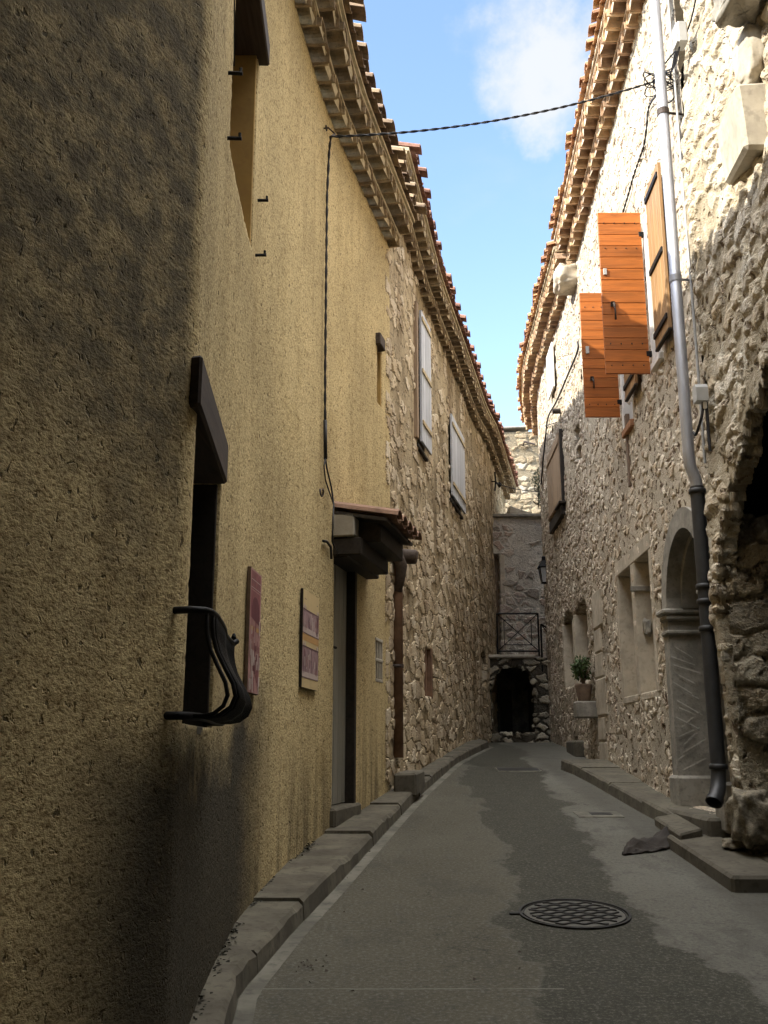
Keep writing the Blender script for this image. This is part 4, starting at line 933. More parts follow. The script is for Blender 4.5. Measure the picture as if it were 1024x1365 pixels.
    # upper windows: frames, open shutters (far leaf square to the wall, near leaf flat on it)
    def latch(sh, c, ex, ey, z, ln=0.16):
        mb = MB(); c = np.array(c, float); k = c - ey * 0.004
        q = lambda u, d, v: k + ex * u - ey * d + np.array((0, 0, v))
        mb.bev([q(-0.03, 0, -0.03), q(0.03, 0, -0.03), q(0.03, 0.012, -0.03), q(-0.03, 0.012, -0.03), q(-0.02, 0, 0.03), q(0.02, 0, 0.03), q(0.02, 0.012, 0.03), q(-0.02, 0.012, 0.03)], 0.003)
        mb.tube([q(0, 0.01, 0), q(0, 0.05, -0.01), q(0.008, 0.06, -ln * 0.5), q(0.008, 0.05, -ln)], [0.010, 0.010, 0.009, 0.012], 8)
        mb.build('latch', M_rust, sh, smooth=True)
    def windows():
        for idx, (w_, wt, wb, hp, lp) in enumerate(((w1, w1t, w1b, ((868.5, 285), (870, 497), (796.5, 283), (808, 498)), ((865, 225), (897, 225))), (w2, w2t, w2b, ((832, 395), (832.5, 549), (773, 390), (780, 556)), ((843, 520), (860, 500))))):
            a, b = min(w_), max(w_)
            mb = MB(); mb.wbox(B1, a - 0.01, b + 0.01, wb - 0.01, wt + 0.01, -0.27, -0.23); wd = mb.build('window', M_glass, h)
            mb = MB(); c = (a + b) / 2
            for s in (a + 0.03, b - 0.03): mb.wbox(B1, s - 0.03, s + 0.03, wb, wt, -0.225, -0.18)
            mb.build('frame', M_white, wd)
            mb = MB(); mb.wbox(B1, b - 0.01, b + 0.07, wb - 0.02, wt + 0.05, -0.1, 0.032); mb.build('surround', M_white, h)
            mb = MB(); mb.wbox(B1, a - 0.05, b + 0.05, wb - 0.09, wb + 0.004, -0.2, 0.055, b=0.012); mb.build('window_sill', M_roof_r if idx else M_white, h)
            # far leaf, standing out square
            hs = b + 0.03; H0 = np.array(P(hs, 0, 0.0)); y = H0[1]
            r0, r1 = ray(*hp[2]), ray(*hp[3]); x_l = (r0[0] / r0[1] + r1[0] / r1[1]) / 2 * y
            rt, rb = ray(hp[2][0], hp[2][1]), ray(hp[3][0], hp[3][1])
            zt_, zb_ = EYE + rt[2] / rt[1] * y, EYE + rb[2] / rb[1] * y
            x_h = H0[0] - 0.06
            ex = np.array((1.0, 0, 0)); ey = np.array((0, 1.0, 0)); wd_ = x_h - x_l; th = 0.03
            mb = MB(); planks(mb, (x_l, y, zb_), ex, ey, wd_, zt_ - zb_, 14 if not idx else 13, True, th, 0.003); sh = mb.build('shutter', M_orange, h)
            sh['label'] = 'orange shutter of level boards standing open square to the wall'
            for zf_ in (0.05, 0.18, 0.77, 0.93) if not idx else (0.10, 0.88):
                zz = zb_ + (zt_ - zb_) * zf_
                for q in range(4):
                    mb = MB(); u = x_l + wd_ * (0.14 + 0.72 * q / 3); mb.tube([(u, y - 0.008, zz), (u, y - 0.002, zz), (u, y + 0.004, zz)], [0.006, 0.008, 0.008], 8)
                    mb.build('rivet', M_rust, sh)
            for zf_ in (0.12, 0.86):
                mb = MB(); zz = zb_ + (zt_ - zb_) * zf_; mb.box(x_h - 0.03, x_h + 0.09, y - 0.004, y + 0.036, zz - 0.03, zz + 0.03, b=0.004); mb.build('hinge', M_iron, sh)
            latch(sh, (x_l + wd_ * 0.24, y, zb_ + (zt_ - zb_) * (0.42 if not idx else 0.30)), ex, ey, 0, 0.2 if not idx else 0.14)
            if not idx:
                mb = MB(); mb.box(x_l + wd_ * 0.06, x_l + wd_ * 0.14, y - 0.016, y - 0.002, zb_ + (zt_ - zb_) * 0.60, zb_ + (zt_ - zb_) * 0.64, b=0.003); mb.build('lock_plate', M_box, sh)
            else:
                mb = MB(); mb.box(x_l + wd_ * 0.10, x_l + wd_ * 0.20, y - 0.016, y - 0.002, zb_ + (zt_ - zb_) * 0.50, zb_ + (zt_ - zb_) * 0.56, b=0.003); mb.build('lock_plate', M_box, sh)
            # near leaf, flat on the wall
            if idx == 0: l0, l1, lt, lb = B1.hs(897, 330), B1.hs(877, 330), B1.hz(884, 226), B1.hz(884, 470)
            else: l0, l1, lt, lb = B1.hs(858, 510), B1.hs(843, 510), w2t, B1.hz(846, 530)
            l0, l1 = min(l0, l1), max(l0, l1)
            s2 = wall_shutter(h, B1, l0, min(l1, a - 0.02), lt, lb, M_orange_v, 4, (lb + 0.10, lb + (lt - lb) * 0.45, lt - 0.16), 0.06, hinge_mat=M_iron)
            s2['label'] = 'golden brown shutter of upright boards lying flat on the wall'
            mb = MB(); mb.wbox(B1, l0, min(l1, a - 0.02), lb - 0.03, lb, 0.06, 0.10); mb.build('edge_rail', M_beam, s2)
    windows()
    # stub of an old beam and pipe stain below the second window
    mb = MB(); s, z, _ = B1.hit(838, 590); mb.wbox(B1, s - 0.06, s + 0.03, z - 0.55, z + 0.35, -0.02, 0.03); mb.build('old_repair', M_pot, h)
orange_house()

# ------------------------------------------------------------------ right: the last house
def far_house():
    h = thing('stone_house', B2.P(2.5, gz(16.5)), 'greyish rubble house with one closed bare wood shutter and arched niches', 'house')
    zt = 8.98; P = B2.P
    sh = (B2.hs(753, 640), B2.hs(735.5, 640)); zst, zsb = B2.hz(745, 588), B2.hz(745, 684)
    a1 = (B2.hs(785, 850), B2.hs(769, 850)); a2 = (B2.hs(766, 850), B2.hs(752, 850)); at_, ab = B2.hz(776, 815), B2.hz(772, 912)
    op1 = (B2.hs(774, 580), B2.hs(766, 580)); o1t, o1b = B2.hz(770, 566), B2.hz(771, 590)
    op2 = (B2.hs(776, 605), B2.hs(769, 605)); o2t, o2b = B2.hz(772, 594), B2.hz(773, 616)
    mm = lambda q: (min(q), max(q)); sh, a1, a2, op1, op2 = map(mm, (sh, a1, a2, op1, op2))
    hh = (B2.hs(771, 985), B2.hs(766, 985)); hh = mm(hh); hz0, hz1 = B2.hz(768, 992), B2.hz(768, 982)
    ops = [dict(s0=a1[0], s1=a1[1], z0=ab, z1=at_, arch=0.18, depth=0.25), dict(s0=a2[0], s1=a2[1], z0=ab, z1=at_, arch=0.2, depth=0.25),
           dict(s0=op1[0], s1=op1[1], z0=o1b, z1=o1t, depth=0.25), dict(s0=op2[0], s1=op2[1], z0=o2b, z1=o2t, depth=0.25), dict(s0=hh[0], s1=hh[1], z0=hz0, z1=hz1, depth=0.25)]
    build_wall('wall', B2, 0.0, B2.len, 0.3, zt + 0.05, 0.03, ops, M_rub_far, h)
    house_body(B2, 0.0, B2.len, 0.2, zt, 6.0, M_back, h, gap=0.4)
    mb = MB(); mb.wbox(B2, B2.len - 0.15, B2.len - 0.004, 0.2, zt, -6, -0.06); mb.build('end_wall', M_back, h)
    mb = MB(); mb.wbox(B2, 0.0, 0.1, 0.2, zt, -1, -0.06); mb.build('end_wall', M_back, h)
    eaves(B2, 0.03, B2.len, lambda s: zt, 2, h, 0.20, 0.16, 0.17, M_tile_r, M_mort_l, M_roof_r, cover_out=0.12, seed=8, L_roof=5)
    mb = MB(); rock(mb, P(0.25, zt - 0.1, 0.1), (0.25, 0.28, 0.2), 17, 0.12); mb.build('corbel', M_smooth, h, smooth=True)
    for a in (a1, a2):
        mb = MB(); mb.wbox(B2, a[0] - 0.01, a[1] + 0.01, ab - 0.02, at_ + 0.22, -0.28, -0.22); mb.build('blind_window', M_niche, h)
    mb = MB(); mb.wbox(B2, (a1[1] + a2[0]) / 2 - 0.08, (a1[1] + a2[0]) / 2 + 0.08, ab, at_ - 0.03, -0.1, 0.036, b=0.01); mb.build('mullion', M_smooth, h)
    for a in (a1, a2): mb = MB(); mb.wbox(B2, a[1] - 0.05, a[1] + 0.004, ab - 0.01, at_ + 0.02, -0.215, 0.03, b=0.012); mb.build('reveal', M_smooth, h)
    for a, t_, b_ in ((op1, o1t, o1b), (op2, o2t, o2b), (hh, hz1, hz0)):
        mb = MB(); mb.wbox(B2, a[0] - 0.01, a[1] + 0.01, b_ - 0.01, t_ + 0.01, -0.27, -0.24); mb.build('window', M_dark, h)
    s2 = wall_shutter(h, B2, sh[0], sh[1], zst, zsb, M_brownwood, 4, (zsb + 0.02, zst - 0.2), 0.05)
    mb = MB(); mb.wbox(B2, sh[0] - 0.06, sh[0] - 0.005, zsb - 0.06, zst + 0.05, 0.0, 0.07); mb.build('frame', M_beam, h)
    mb = MB(); mb.wbox(B2, sh[0], sh[1], zsb - 0.24, zsb - 0.01, -0.02, 0.08, b=0.015); mb.wbox(B2, sh[0] - 0.08, sh[0] + 0.5, zsb - 0.05, zsb - 0.01, 0.0, 0.13); mb.build('window_sill', M_beam, h)
    w3 = mm((B2.hs(743, 500), B2.hs(735, 500))); t3, b3 = B2.hz(739, 462), B2.hz(738, 530)
    s3 = wall_shutter(h, B2, w3[0], w3[1], t3, b3, M_white, 4, (), 0.05); s3['label'] = 'white painted shutter high in the sun'
    mb = MB(); s, z, _ = B2.hit(749, 548); mb.tube([P(s, z, -0.03), P(s, z, 0.16)], 0.05, 8); mb.build('beam_end', M_beam, h)
    e = ghit(743, 1012, 0.0)
    mb = MB(); mb.wbox(B2, B2.sy(15.6), B2.sy(16.5), gz(16) - 0.05, gz(16) + 0.22, -0.02, 0.16, b=0.03); mb.build('wall_foot', M_kerb, h)
far_house()

# ------------------------------------------------------------------ the end of the lane
def terrace():
    h = thing('stair_terrace', (2.9, 20.25, gz(20.25)), 'stone terrace over a black cellar arch, with iron railing at the lane end', 'terrace')
    P = T0.P; zl = 3.36
    a0, a1 = T0.hs(655, 930), T0.hs(713, 930); zb = T0.hz(685, 979)
    op = [dict(s0=a0, s1=a1, z0=zb, z1=T0.hz(685, 918), arch=T0.hz(685, 886) - T0.hz(685, 918), depth=0.10, n=3)]
    build_wall('wall', T0, 0.0, T0.len, 1.2, zl - 0.06, 0.03, op, M_rub_cellar, h)
    mb = MB(); mb.box(2.0, 3.12, 20.17, 21.7, zl - 0.075, zl, b=0.02); mb.build('slab', M_niche, h)
    mb = MB(); mb.box(1.95, 3.25, 21.5, 21.6, 1.2, zl - 0.08, b=0.0); mb.box(1.9, 1.98, 20.4, 21.5, 1.2, zl - 0.08, b=0.0); mb.box(3.16, 3.25, 20.37, 21.5, 1.2, zl - 0.08, b=0.0); mb.build('rear_wall', M_cellar, h)
    mb = MB(); c = (a0 + a1) / 2; mb.wbox(T0, c - 0.13, c + 0.13, zb, zb + 0.95, -1.24, -1.18); mb.build('door', M_dark, h)
    mb = MB()
    for k in range(6): mb.box(3.12 + 0.25 * k, 3.38 + 0.25 * k, 20.35, 21.6, 1.4, zl - 0.17 * (k + 1), b=0.015)
    mb.build('step', M_kerb, h)
    # railing panel: frame, inner square and crossed diagonals
    r = MB(); y = 20.22; X = lambda px, py: ray(px, py)[0] / ray(px, py)[1] * y; Z = lambda px, py: EYE + ray(px, py)[2] / ray(px, py)[1] * y
    x0, x1, z0, z1 = X(663, 845), X(718, 845), Z(690, 868), Z(690, 818)
    bar = lambda a, b, t: r.tube([(a[0], a[1] if len(a) > 2 else y, a[-1]), (b[0], b[1] if len(b) > 2 else y, b[-1])], t, 6)
    for a, b in (((x0, z0), (x1, z0)), ((x0, z1), (x1, z1)), ((x0, z0 - 0.06), (x0, z1)), ((x1, z0 - 0.1), (x1, z1 + 0.01))): bar(a, b, 0.019)
    dx, dz = (x1 - x0) * 0.17, (z1 - z0) * 0.17
    q = [(x0 + dx, z0 + dz), (x1 - dx, z0 + dz), (x1 - dx, z1 - dz), (x0 + dx, z1 - dz)]
    for i in range(4): bar(q[i], q[(i + 1) % 4], 0.009)
    bar((x0, z0), (x1, z1), 0.010); bar((x0, z1), (x1, z0), 0.010)
    r.build('railing', M_iron, h)
    r = MB(); y = 20.25
    xa, xb = x1 + 0.06, x1 + 1.3; za, zb_ = Z(720, 832), Z(740, 848)
    dzd = -0.62
    for o, t in ((0, 0.018), (-0.75, 0.014)): bar((xa, za + o), (xb, za + o + dzd * (xb - xa)), t)
    bar((xa, zl - 0.35), (xa, za), 0.02); bar((xa, za), (xa + 0.45, za - 0.6), 0.010)
    for k in range(1, 8): xx = xa + 0.14 * k; bar((xx, za - 0.75 + dzd * 0.14 * k), (xx, za + dzd * 0.14 * k), 0.010 if k % 3 else 0.02)
    r.build('handrail', M_iron, h)
terrace()

def end_house():
    h = thing('stucco_house', (4.0, 21.7, 1.6), 'pale stucco wall with scattered stones and a thin sloping coping at the lane end', 'house')
    d0, d1, dz0, dz1 = 0.03, E0.hs(668, 775), 3.37, E0.hz(663, 738)
    build_wall('wall', E0, 0.0, E0.len, 1.2, 6.62, 0.03, [dict(s0=d0, s1=d1, z0=dz0, z1=dz1, depth=0.30)], M_rub_end, h)
    mb = MB(); mb.wbox(E0, d0 - 0.02, d1 + 0.02, dz0 - 0.02, dz1 + 0.02, -0.34, -0.24); mb.build('door', M_brownwood, h)
    mb = MB(); mb.wbox(E0, d1 - 0.02, d1 + 0.09, dz0, dz1 - 0.03, -0.235, 0.03, b=0.01); mb.build('door_surround', M_smooth, h)
    mb = MB(); mb.box(2.42, 6.0, 22.06, 25.0, 1.2, 6.4, b=0.0); mb.build('rear_wall', M_back, h)
    zc = lambda px, py: EYE + ray(px, py)[2] / ray(px, py)[1] * 21.65
    z0, z1 = zc(665, 687), zc(729, 697); x0, x1 = 2.33, 3.55; k = (z1 - z0) / 1.03; P = E0.P
    mb = MB(); za, zb = 6.60, 6.60 + k * 3.7
    mb.bev([(2.33, 21.60, za), (6.05, 21.60, za - 0.0), (6.05, 22.2, za), (2.33, 22.2, za), (2.33, 21.60, za + 0.07), (6.05, 21.60, za + 0.07), (6.05, 22.2, za + 0.10), (2.33, 22.2, za + 0.10)], 0.012)
    mb.build('coping', M_ashlar, h)
    # grey mortar ramp of a small roof behind the coping
    mb = MB(); mb.bev([(2.9, 22.4, 6.5), (5.5, 22.4, 6.5), (5.5, 24.5, 6.5), (2.9, 24.5, 6.5), (3.0, 22.5, 7.08), (3.7, 22.5, 6.82), (3.7, 24.5, 6.85), (3.0, 24.5, 7.15)], 0.03); mb.build('roof', M_niche, h)
end_house()

def tower():
    h = thing('stone_tower', (4.5, 28, 1.6), 'sunlit rubble gable wall rising behind the lane end', 'building')
    def ext(s, z): return np.zeros(np.broadcast(s, z).shape)
    zt = EYE + ray(690, 576)[2] / ray(690, 576)[1] * 28
    build_wall('wall', K0, 0.0, K0.len, 1.0, zt, 0.05, [], M_rub_tower, h)
    mb = MB(); mb.box(1.05, 8.0, 28.1, 33, 1.0, zt - 0.05, b=0); mb.build('rear_wall', M_back, h)
    mb = MB()
    mb.bev([(0.9, 27.9, zt - 0.05), (4.4, 27.9, zt + 0.12), (4.4, 30.5, zt + 0.12), (0.9, 30.5, zt - 0.05), (0.9, 27.9, zt + 0.02), (4.4, 27.9, zt + 0.18), (4.4, 30.5, zt + 0.18), (0.9, 30.5, zt + 0.02)], 0.03)
    mb.build('coping', M_ashlar, h)
    mb = MB(); x = 4.0; s = K0.hs(697, 594); z = K0.hz(697, 594); mb.tube([K0.P(s, z, -0.05), K0.P(s, z, 0.4), K0.P(s + 0.3, z - 0.1, 0.45)], 0.03, 6); mb.build('iron_bracket', M_rust, h)
tower()

# unseen covered passage over the camera, its height and reach shaped to block sky
def passage():
    mb = MB(); y0, y1 = -3.0, 2.5; xa, xb = -2.6, 2.75; K = 20; zs, zc = 4.9, 6.2; c = (xa + xb) / 2; R = (xb - xa) / 2; vs = []; fs = []
    for y in (y0, y1):
        for k in range(K + 1):
            a = math.pi * k / K; vs.append((c + R * math.cos(a), y, zs + (zc - zs) * math.sin(a)))
        for k in range(K + 1): vs.append((c + R * math.cos(math.pi * k / K), y, 13.0))
    m = K + 1
    for j in range(K): fs += [(j, j + 1, 2 * m + j + 1, 2 * m + j), (m + j, 3 * m + j, 3 * m + j + 1, m + j + 1), (j, m + j, m + j + 1, j + 1), (2 * m + j, 2 * m + j + 1, 3 * m + j + 1, 3 * m + j)]
    mb.add(vs, fs); mb.box(-2.6, 2.75, -3.2, -3.0, -1, 13.0, b=0)
    tag(mb.build('sky_blocker_over_passage', M_back), kind='structure')
passage()  # added unseen, blocks sky

# ------------------------------------------------------------------ things fixed to and standing by the walls
def drainpipes():
    base = ghit(957, 1068, 0.16)
    y = 8.06; PX = lambda px, py: ray(px, py)[0] / ray(px, py)[1] * y; PZ = lambda py: EYE + ray(930, py)[2] / ray(930, py)[1] * y
    xt, xm, xb = 2.675, 2.675, 2.675
    h = thing('drainpipe', (xb, y, gz(y)), 'tall drainpipe with zinc upper length and black iron foot beside the archway', 'drainpipe')
    zk = PZ(640); zf = PZ(1040)
    mb = MB(); mb.tube([(xt - 0.05, y, 9.6), (xt - 0.05, y, zk + 0.25), (xt - 0.045, y, zk + 0.12), (xt - 0.01, y, zk + 0.02), (xb, y, zk - 0.05), (xb, y, zk - 0.10)], 0.050, 16)
    up = mb.build('zinc_pipe', M_zinc, h, smooth=True)
    for py in (372, 150): mb = MB(); z = PZ(py); mb.tube([(xt - 0.05, y, z - 0.03), (xt - 0.05, y, z + 0.03)], 0.056, 16); mb.tube([(xt - 0.05, y, z), (2.86, y + 0.03, z)], 0.012, 6); mb.build('clamp', M_zinc if py > 300 else M_rust, up)
    mb = MB(); mb.tube([(xb, y, zk - 0.06), (xb, y, zf + 0.08), (xb - 0.01, y - 0.01, zf), (xb - 0.03, y - 0.04, zf - 0.07), (xb - 0.07, y - 0.09, zf - 0.13), (xb - 0.09, y - 0.11, zf - 0.16)], 0.060, 16, caps=False)
    dn = mb.build('iron_pipe', M_cast, h, smooth=True)
    for py in (655, 782, 802, 838, 1022): mb = MB(); z = PZ(py); mb.tube([(xb, y, z - 0.022), (xb, y, z - 0.018), (xb, y, z + 0.018), (xb, y, z + 0.022)], [0.06, 0.072, 0.072, 0.06], 16); mb.build('collar', M_cast, dn, smooth=True)
    mb = MB(); e = np.array((xb - 0.09, y - 0.11, zf - 0.16)); d = np.array((-0.02, -0.02, -0.03)); mb.tube([e - d * 0.7, e + d * 0.2], 0.068, 16, caps=False); mb.tube([e + d * 0.2, e - d * 0.7], 0.056, 16, caps=False); mb.build('spout_rim', M_cast, dn, smooth=True)
    # thin conduit beside it
    mb = MB(); mb.tube([(2.745, 8.02, 9.6), (2.745, 8.02, PZ(300)), (2.745, 8.01, PZ(420)), (2.74, 8.0, PZ(620))], 0.012, 6)
    tag(place(mb.build('conduit', M_box), (2.80, 8.1, 5.0)), 'thin pale conduit running up the wall right behind the drainpipe', 'conduit')
    # brown pipe on the left between the two houses
    s = A2.hs(531, 900, 0.06); zt, zb = A2.hz(531, 770, 0.06), A2.hz(531, 1010, 0.06); P = A2.P
    h2 = thing('drainpipe', P(s, zb, 0), 'brown painted downpipe with a dark round log end above, by the left canopy', 'drainpipe')
    mb = MB(); mb.tube([P(s, zb, 0.06), P(s, zt + 0.1, 0.06), P(s - 0.01, zt + 0.2, 0.09)], 0.055, 12); pp = mb.build('pipe', M_brownpipe, h2, smooth=True)
    mb = MB(); z = A2.hz(531, 888, 0.06); mb.tube([P(s, z - 0.02, 0.06), P(s, z + 0.02, 0.06)], 0.063, 12); mb.tube([P(s - 0.12, z, 0.0), P(s - 0.07, z, 0.10)], 0.012, 6); mb.build('clamp', M_rust, pp)
    zc = A2.hz(545, 741, 0.2)
    mb = MB(); mb.tube([P(s - 0.12, zc + 0.03, -0.02), P(s - 0.11, zc + 0.02, 0.06), P(s - 0.08, zc - 0.12, 0.12), P(s - 0.05, zc - 0.26, 0.10), P(s - 0.02, zc - 0.40, 0.06)], [0.09, 0.085, 0.07, 0.055, 0.05], 10); mb.build('hopper', M_lintel, h2, smooth=True)
    mb = MB(); mb.tube([P(s + 0.02, zc + 0.02, -0.05), P(s + 0.02, zc + 0.015, 0.12), P(s + 0.02, zc, 0.26), P(s + 0.02, zc - 0.003, 0.28)], [0.085, 0.088, 0.085, 0.07], 12); mb.build('log_end', M_lintel, h2, smooth=True)
drainpipes()

def twisted(pts, r, pitch, n=None):
    P = np.array(pts, float); seg = np.linalg.norm(np.diff(P, axis=0), axis=1); s = np.concatenate([[0], np.cumsum(seg)])
    n = n or int(s[-1] / pitch * 8); q = np.linspace(0, s[-1], n); c = np.stack([np.interp(q, s, P[:, i]) for i in range(3)], 1)
    T = np.gradient(c, axis=0); T /= np.linalg.norm(T, axis=1)[:, None]; a = np.cross(T, (0.3, 0.2, 0.95)); a /= np.linalg.norm(a, axis=1)[:, None]; b = np.cross(T, a)
    return [c + r * (np.cos(2 * math.pi * q / pitch + ph)[:, None] * a + np.sin(2 * math.pi * q / pitch + ph)[:, None] * b) for ph in (0, math.pi)]

def cables():
    sA, zA, _ = A1.hit(441, 182, 0.12); A = np.array(A1.P(sA, zA, 0.12))
    r = ray(880, 106); yB = 8.25; B = np.array((r[0] / r[1] * yB, yB, EYE + r[2] / r[1] * yB))
    mb = MB(); n = 40; pts = [A * (1 - t) + B * t + np.array((0, 0, -0.22 * 4 * t * (1 - t) * 0.6)) for t in np.linspace(0, 1, n)]
    for q in twisted(pts, 0.0065, 0.20): mb.tube(q, 0.0065, 6)
    tag(place(mb.build('overhead_cable', M_cable, smooth=True), A), 'twisted black cable stretched across the lane from wall to drainpipe', 'cable')
    # down the left wall
    way = [(441, 182, 0.11), (439, 200, 0.05), (436, 260, 0.03), (434.5, 400, 0.03), (433.5, 500, 0.03), (433.5, 560, 0.03), (434, 612, 0.03), (436, 625, 0.03), (442, 650, 0.03), (445, 672, 0.06), (444, 690, 0.10), (443, 722, 0.10), (450, 738, 0.08)]
    pts = [A1.P(*A1.hit(a, b, o)[:2], o) for a, b, o in way]
    mb = MB()
    for q in twisted(pts[:6], 0.006, 0.30): mb.tube(q, 0.0075, 6)
    mb.tube([pts[5], pts[6]], 0.017, 8); mb.tube(pts[6:], 0.008, 6)
    p2 = [A1.P(*A1.hit(a, b, 0.03)[:2], 0.03) for a, b in ((433.5, 612), (432, 622), (434, 640), (439, 655), (446, 676))]
    mb.tube(p2, 0.007, 6)
    mb.tube([A1.P(*A1.hit(a, b, 0.02)[:2], 0.02) for a, b in ((431, 721), (436, 722), (441, 729), (442, 745))], 0.012, 6)
    tag(place(mb.build('wall_cable', M_cable, smooth=True), pts[6]), 'black cable running down the ochre wall to the door canopy', 'cable')
    mb = MB(); s, z, _ = A1.hit(431, 171); mb.tube([A1.P(s, z, -0.02), A1.P(s, z, 0.05), A1.P(s + 0.06, z - 0.03, 0.10), A], 0.008, 6)
    mb.tube([A1.P(s + 0.025 * math.cos(k), z + 0.025 * math.sin(k), 0.03) for k in np.linspace(0, 6.28, 12)], 0.006, 6)
    tag(place(mb.build('hook', M_rust), A1.P(s, z, 0)), 'small iron eye hook holding the overhead cable at the ochre wall', 'hook')
    mb = MB(); s, z, _ = A1.hit(423, 657); mb.tube([A1.P(s + 0.03 * math.cos(k), z + 0.03 * math.sin(k), 0.02 + 0.004 * k) for k in np.linspace(0, 9, 20)], 0.008, 6)
    tag(place(mb.build('hook', M_rust), A1.P(s, z, 0)), 'little iron ring on the ochre wall left of the canopy', 'hook')
    # tangle of loops at the drainpipe, and the run along the right wall
    R = random.Random(2); mb = MB()
    for k in range(9):
        c = B + np.array((R.uniform(-0.08, 0.08), R.uniform(-0.10, 0.05), R.uniform(-0.16, 0.05))); ra, rb = R.uniform(0.06, 0.20), R.uniform(0.03, 0.09); t0 = R.uniform(0, 6); tl = R.uniform(-0.6, 0.6)
        pts = [c + np.array((ra * math.cos(a), -0.05 + 0.05 * math.sin(a * 2 + t0), rb * math.sin(a) + tl * ra * math.cos(a))) for a in np.linspace(t0, t0 + R.uniform(4, 6.5), 24)]
        mb.tube(pts, 0.006, 5)
    def PB(px, py, o=0.03): return B1.P(*B1.hit(px, py, o)[:2], o)
    p = [B, B + np.array((0.0, -0.05, -0.12)), PB(866, 140), PB(862, 170), PB(858, 195), PB(846, 230), PB(838, 258), PB(829, 288), PB(818, 325)]
    for q in twisted(spline3(p), 0.007, 0.2): mb.tube(q, 0.007, 5)
    p = [B, B + np.array((0.02, -0.06, 0.10)), np.array((2.76, 7.6, 7.9)), np.array((2.74, 7.0, 8.2)), np.array((2.70, 6.2, 8.6))]; mb.tube(spline3(p), 0.008, 5)
    for k in range(3): p = [B + np.array((0.03, -0.04, 0.05)), PB0(893 + 3 * k, 100 - 6 * k), PB0(900 + 2 * k, 72), PB0(906 + k, 52)]; mb.tube(spline3(p), 0.007, 5)
    tag(place(mb.build('cable_tangle', M_cable, smooth=True), B), 'tangle of black wires looped round the zinc drainpipe', 'cable')
    mb = MB(); p = [PB2(775, 455), PB2(770, 468), PB2(757, 500), PB2(742, 535), PB2(731, 556), PB2(727, 585), PB2(724, 615), PB2(721.5, 645)]
    mb.tube(spline3(p), 0.016, 6); mb.tube(spline3([PB2(727, 568), PB2(733, 566), PB2(742, 563)]), 0.010, 5)
    tag(place(mb.build('wall_cable', M_cable, smooth=True), p[-1]), 'dark cable drooping along the sunlit upper wall of the last right house', 'cable')
    mb = MB(); a = np.array(A2.P(*A2.hit(661, 644, 0.12)[:2], 0.12)); r = ray(737, 655); b = np.array((r[0] / r[1] * 21, 21, EYE + r[2] / r[1] * 21)); mb.tube([a * (1 - t) + b * t - np.array((0, 0, 0.3 * t * (1 - t))) for t in np.linspace(0, 1, 12)], 0.010, 5)
    tag(place(mb.build('overhead_cable', M_cable), a), 'thin black wire crossing the far end of the lane', 'cable')
    mb = MB(); s, z, _ = A2.hit(655, 642); P = A2.P
    mb.tube([P(s, z, -0.05), P(s, z, 0.10), P(s + 0.3, z, 0.16)], 0.014, 6); mb.tube([P(s, z - 0.22, 0.08), P(s + 0.02, z, 0.10), P(s - 0.03, z + 0.22, 0.09)], 0.02, 6); mb.tube([P(s + 0.3, z - 0.07, 0.16), P(s + 0.3, z, 0.16), P(s + 0.3, z + 0.06, 0.16)], [0.02, 0.06, 0.02], 8)
    tag(place(mb.build('insulator', M_iron), P(s, z, 0)), 'black iron bracket with insulator on the honey stone wall', 'bracket')
def spline3(p, n=8):
    P = np.array(p, float); P = np.vstack([2 * P[0] - P[1], P, 2 * P[-1] - P[-2]]); out = []
    for i in range(1, len(P) - 2):
        a, b, c, d = P[i - 1:i + 3]
        for k in range(n): u = k / n; out.append(0.5 * (2 * b + (c - a) * u + (2 * a - 5 * b + 4 * c - d) * u * u + (3 * b - a - 3 * c + d) * u ** 3))
    return out + [P[-2]]
def PB0(px, py, o=0.06): return B0.P(*B0.hit(px, py, o)[:2], o)
def PB2(px, py, o=0.05): return B2.P(*B2.hit(px, py, o)[:2], o)
cables()

def boxes():
    s, z, _ = B0.hit(911, 48, 0.02); P = B0.P
    h = thing('junction_box', P(s, z, 0), 'small white junction box high on the sunlit stone beside the drainpipe', 'junction box')
    mb = MB(); mb.wbox(B0, s - 0.07, s + 0.07, z - 0.11, z + 0.11, 0.0, 0.09, b=0.012); bx = mb.build('casing', M_box, h)
    mb = MB(); mb.wbox(B0, s - 0.06, s + 0.06, z - 0.10, z + 0.10, 0.091, 0.10, b=0.008); mb.build('cover', M_box, h)
    s, z, _ = B0.hit(937, 526, 0.05)
    h = thing('junction_box', P(s, z, 0), 'grey rounded box on the shaded stone right of the drainpipe', 'junction box')
    mb = MB(); a = [(-0.055, -0.07), (0.055, -0.07), (0.055, 0.05), (0.03, 0.085), (-0.03, 0.085), (-0.055, 0.05)]
    mb.add([P(s + u, z + v, 0.02) for u, v in a] + [P(s + u * 0.92, z + v * 0.95, 0.12) for u, v in a], [tuple(range(6))[::-1], tuple(range(6, 12))] + [(i, (i + 1) % 6, 6 + (i + 1) % 6, 6 + i) for i in range(6)])
    mb.build('casing', M_box, h); mb = MB(); mb.tube(spline3([P(s, z - 0.05, 0.05), P(s, z - 0.14, 0.06), P(s + 0.01, z - 0.22, 0.08), P(s + 0.10, z - 0.32, 0.10), P(s + 0.16, z - 0.28, 0.10)]), 0.012, 6); mb.tube([P(s - 0.01, z - 0.05, 0.03), P(s - 0.01, z - 0.5, 0.03)], 0.014, 6)
    mb.build('cable', M_cable, h); mb = MB(); mb.wbox(B0, s - 0.03, s - 0.005, z - 0.13, z - 0.07, 0.03, 0.06); mb.build('socket', M_white, h)
boxes()

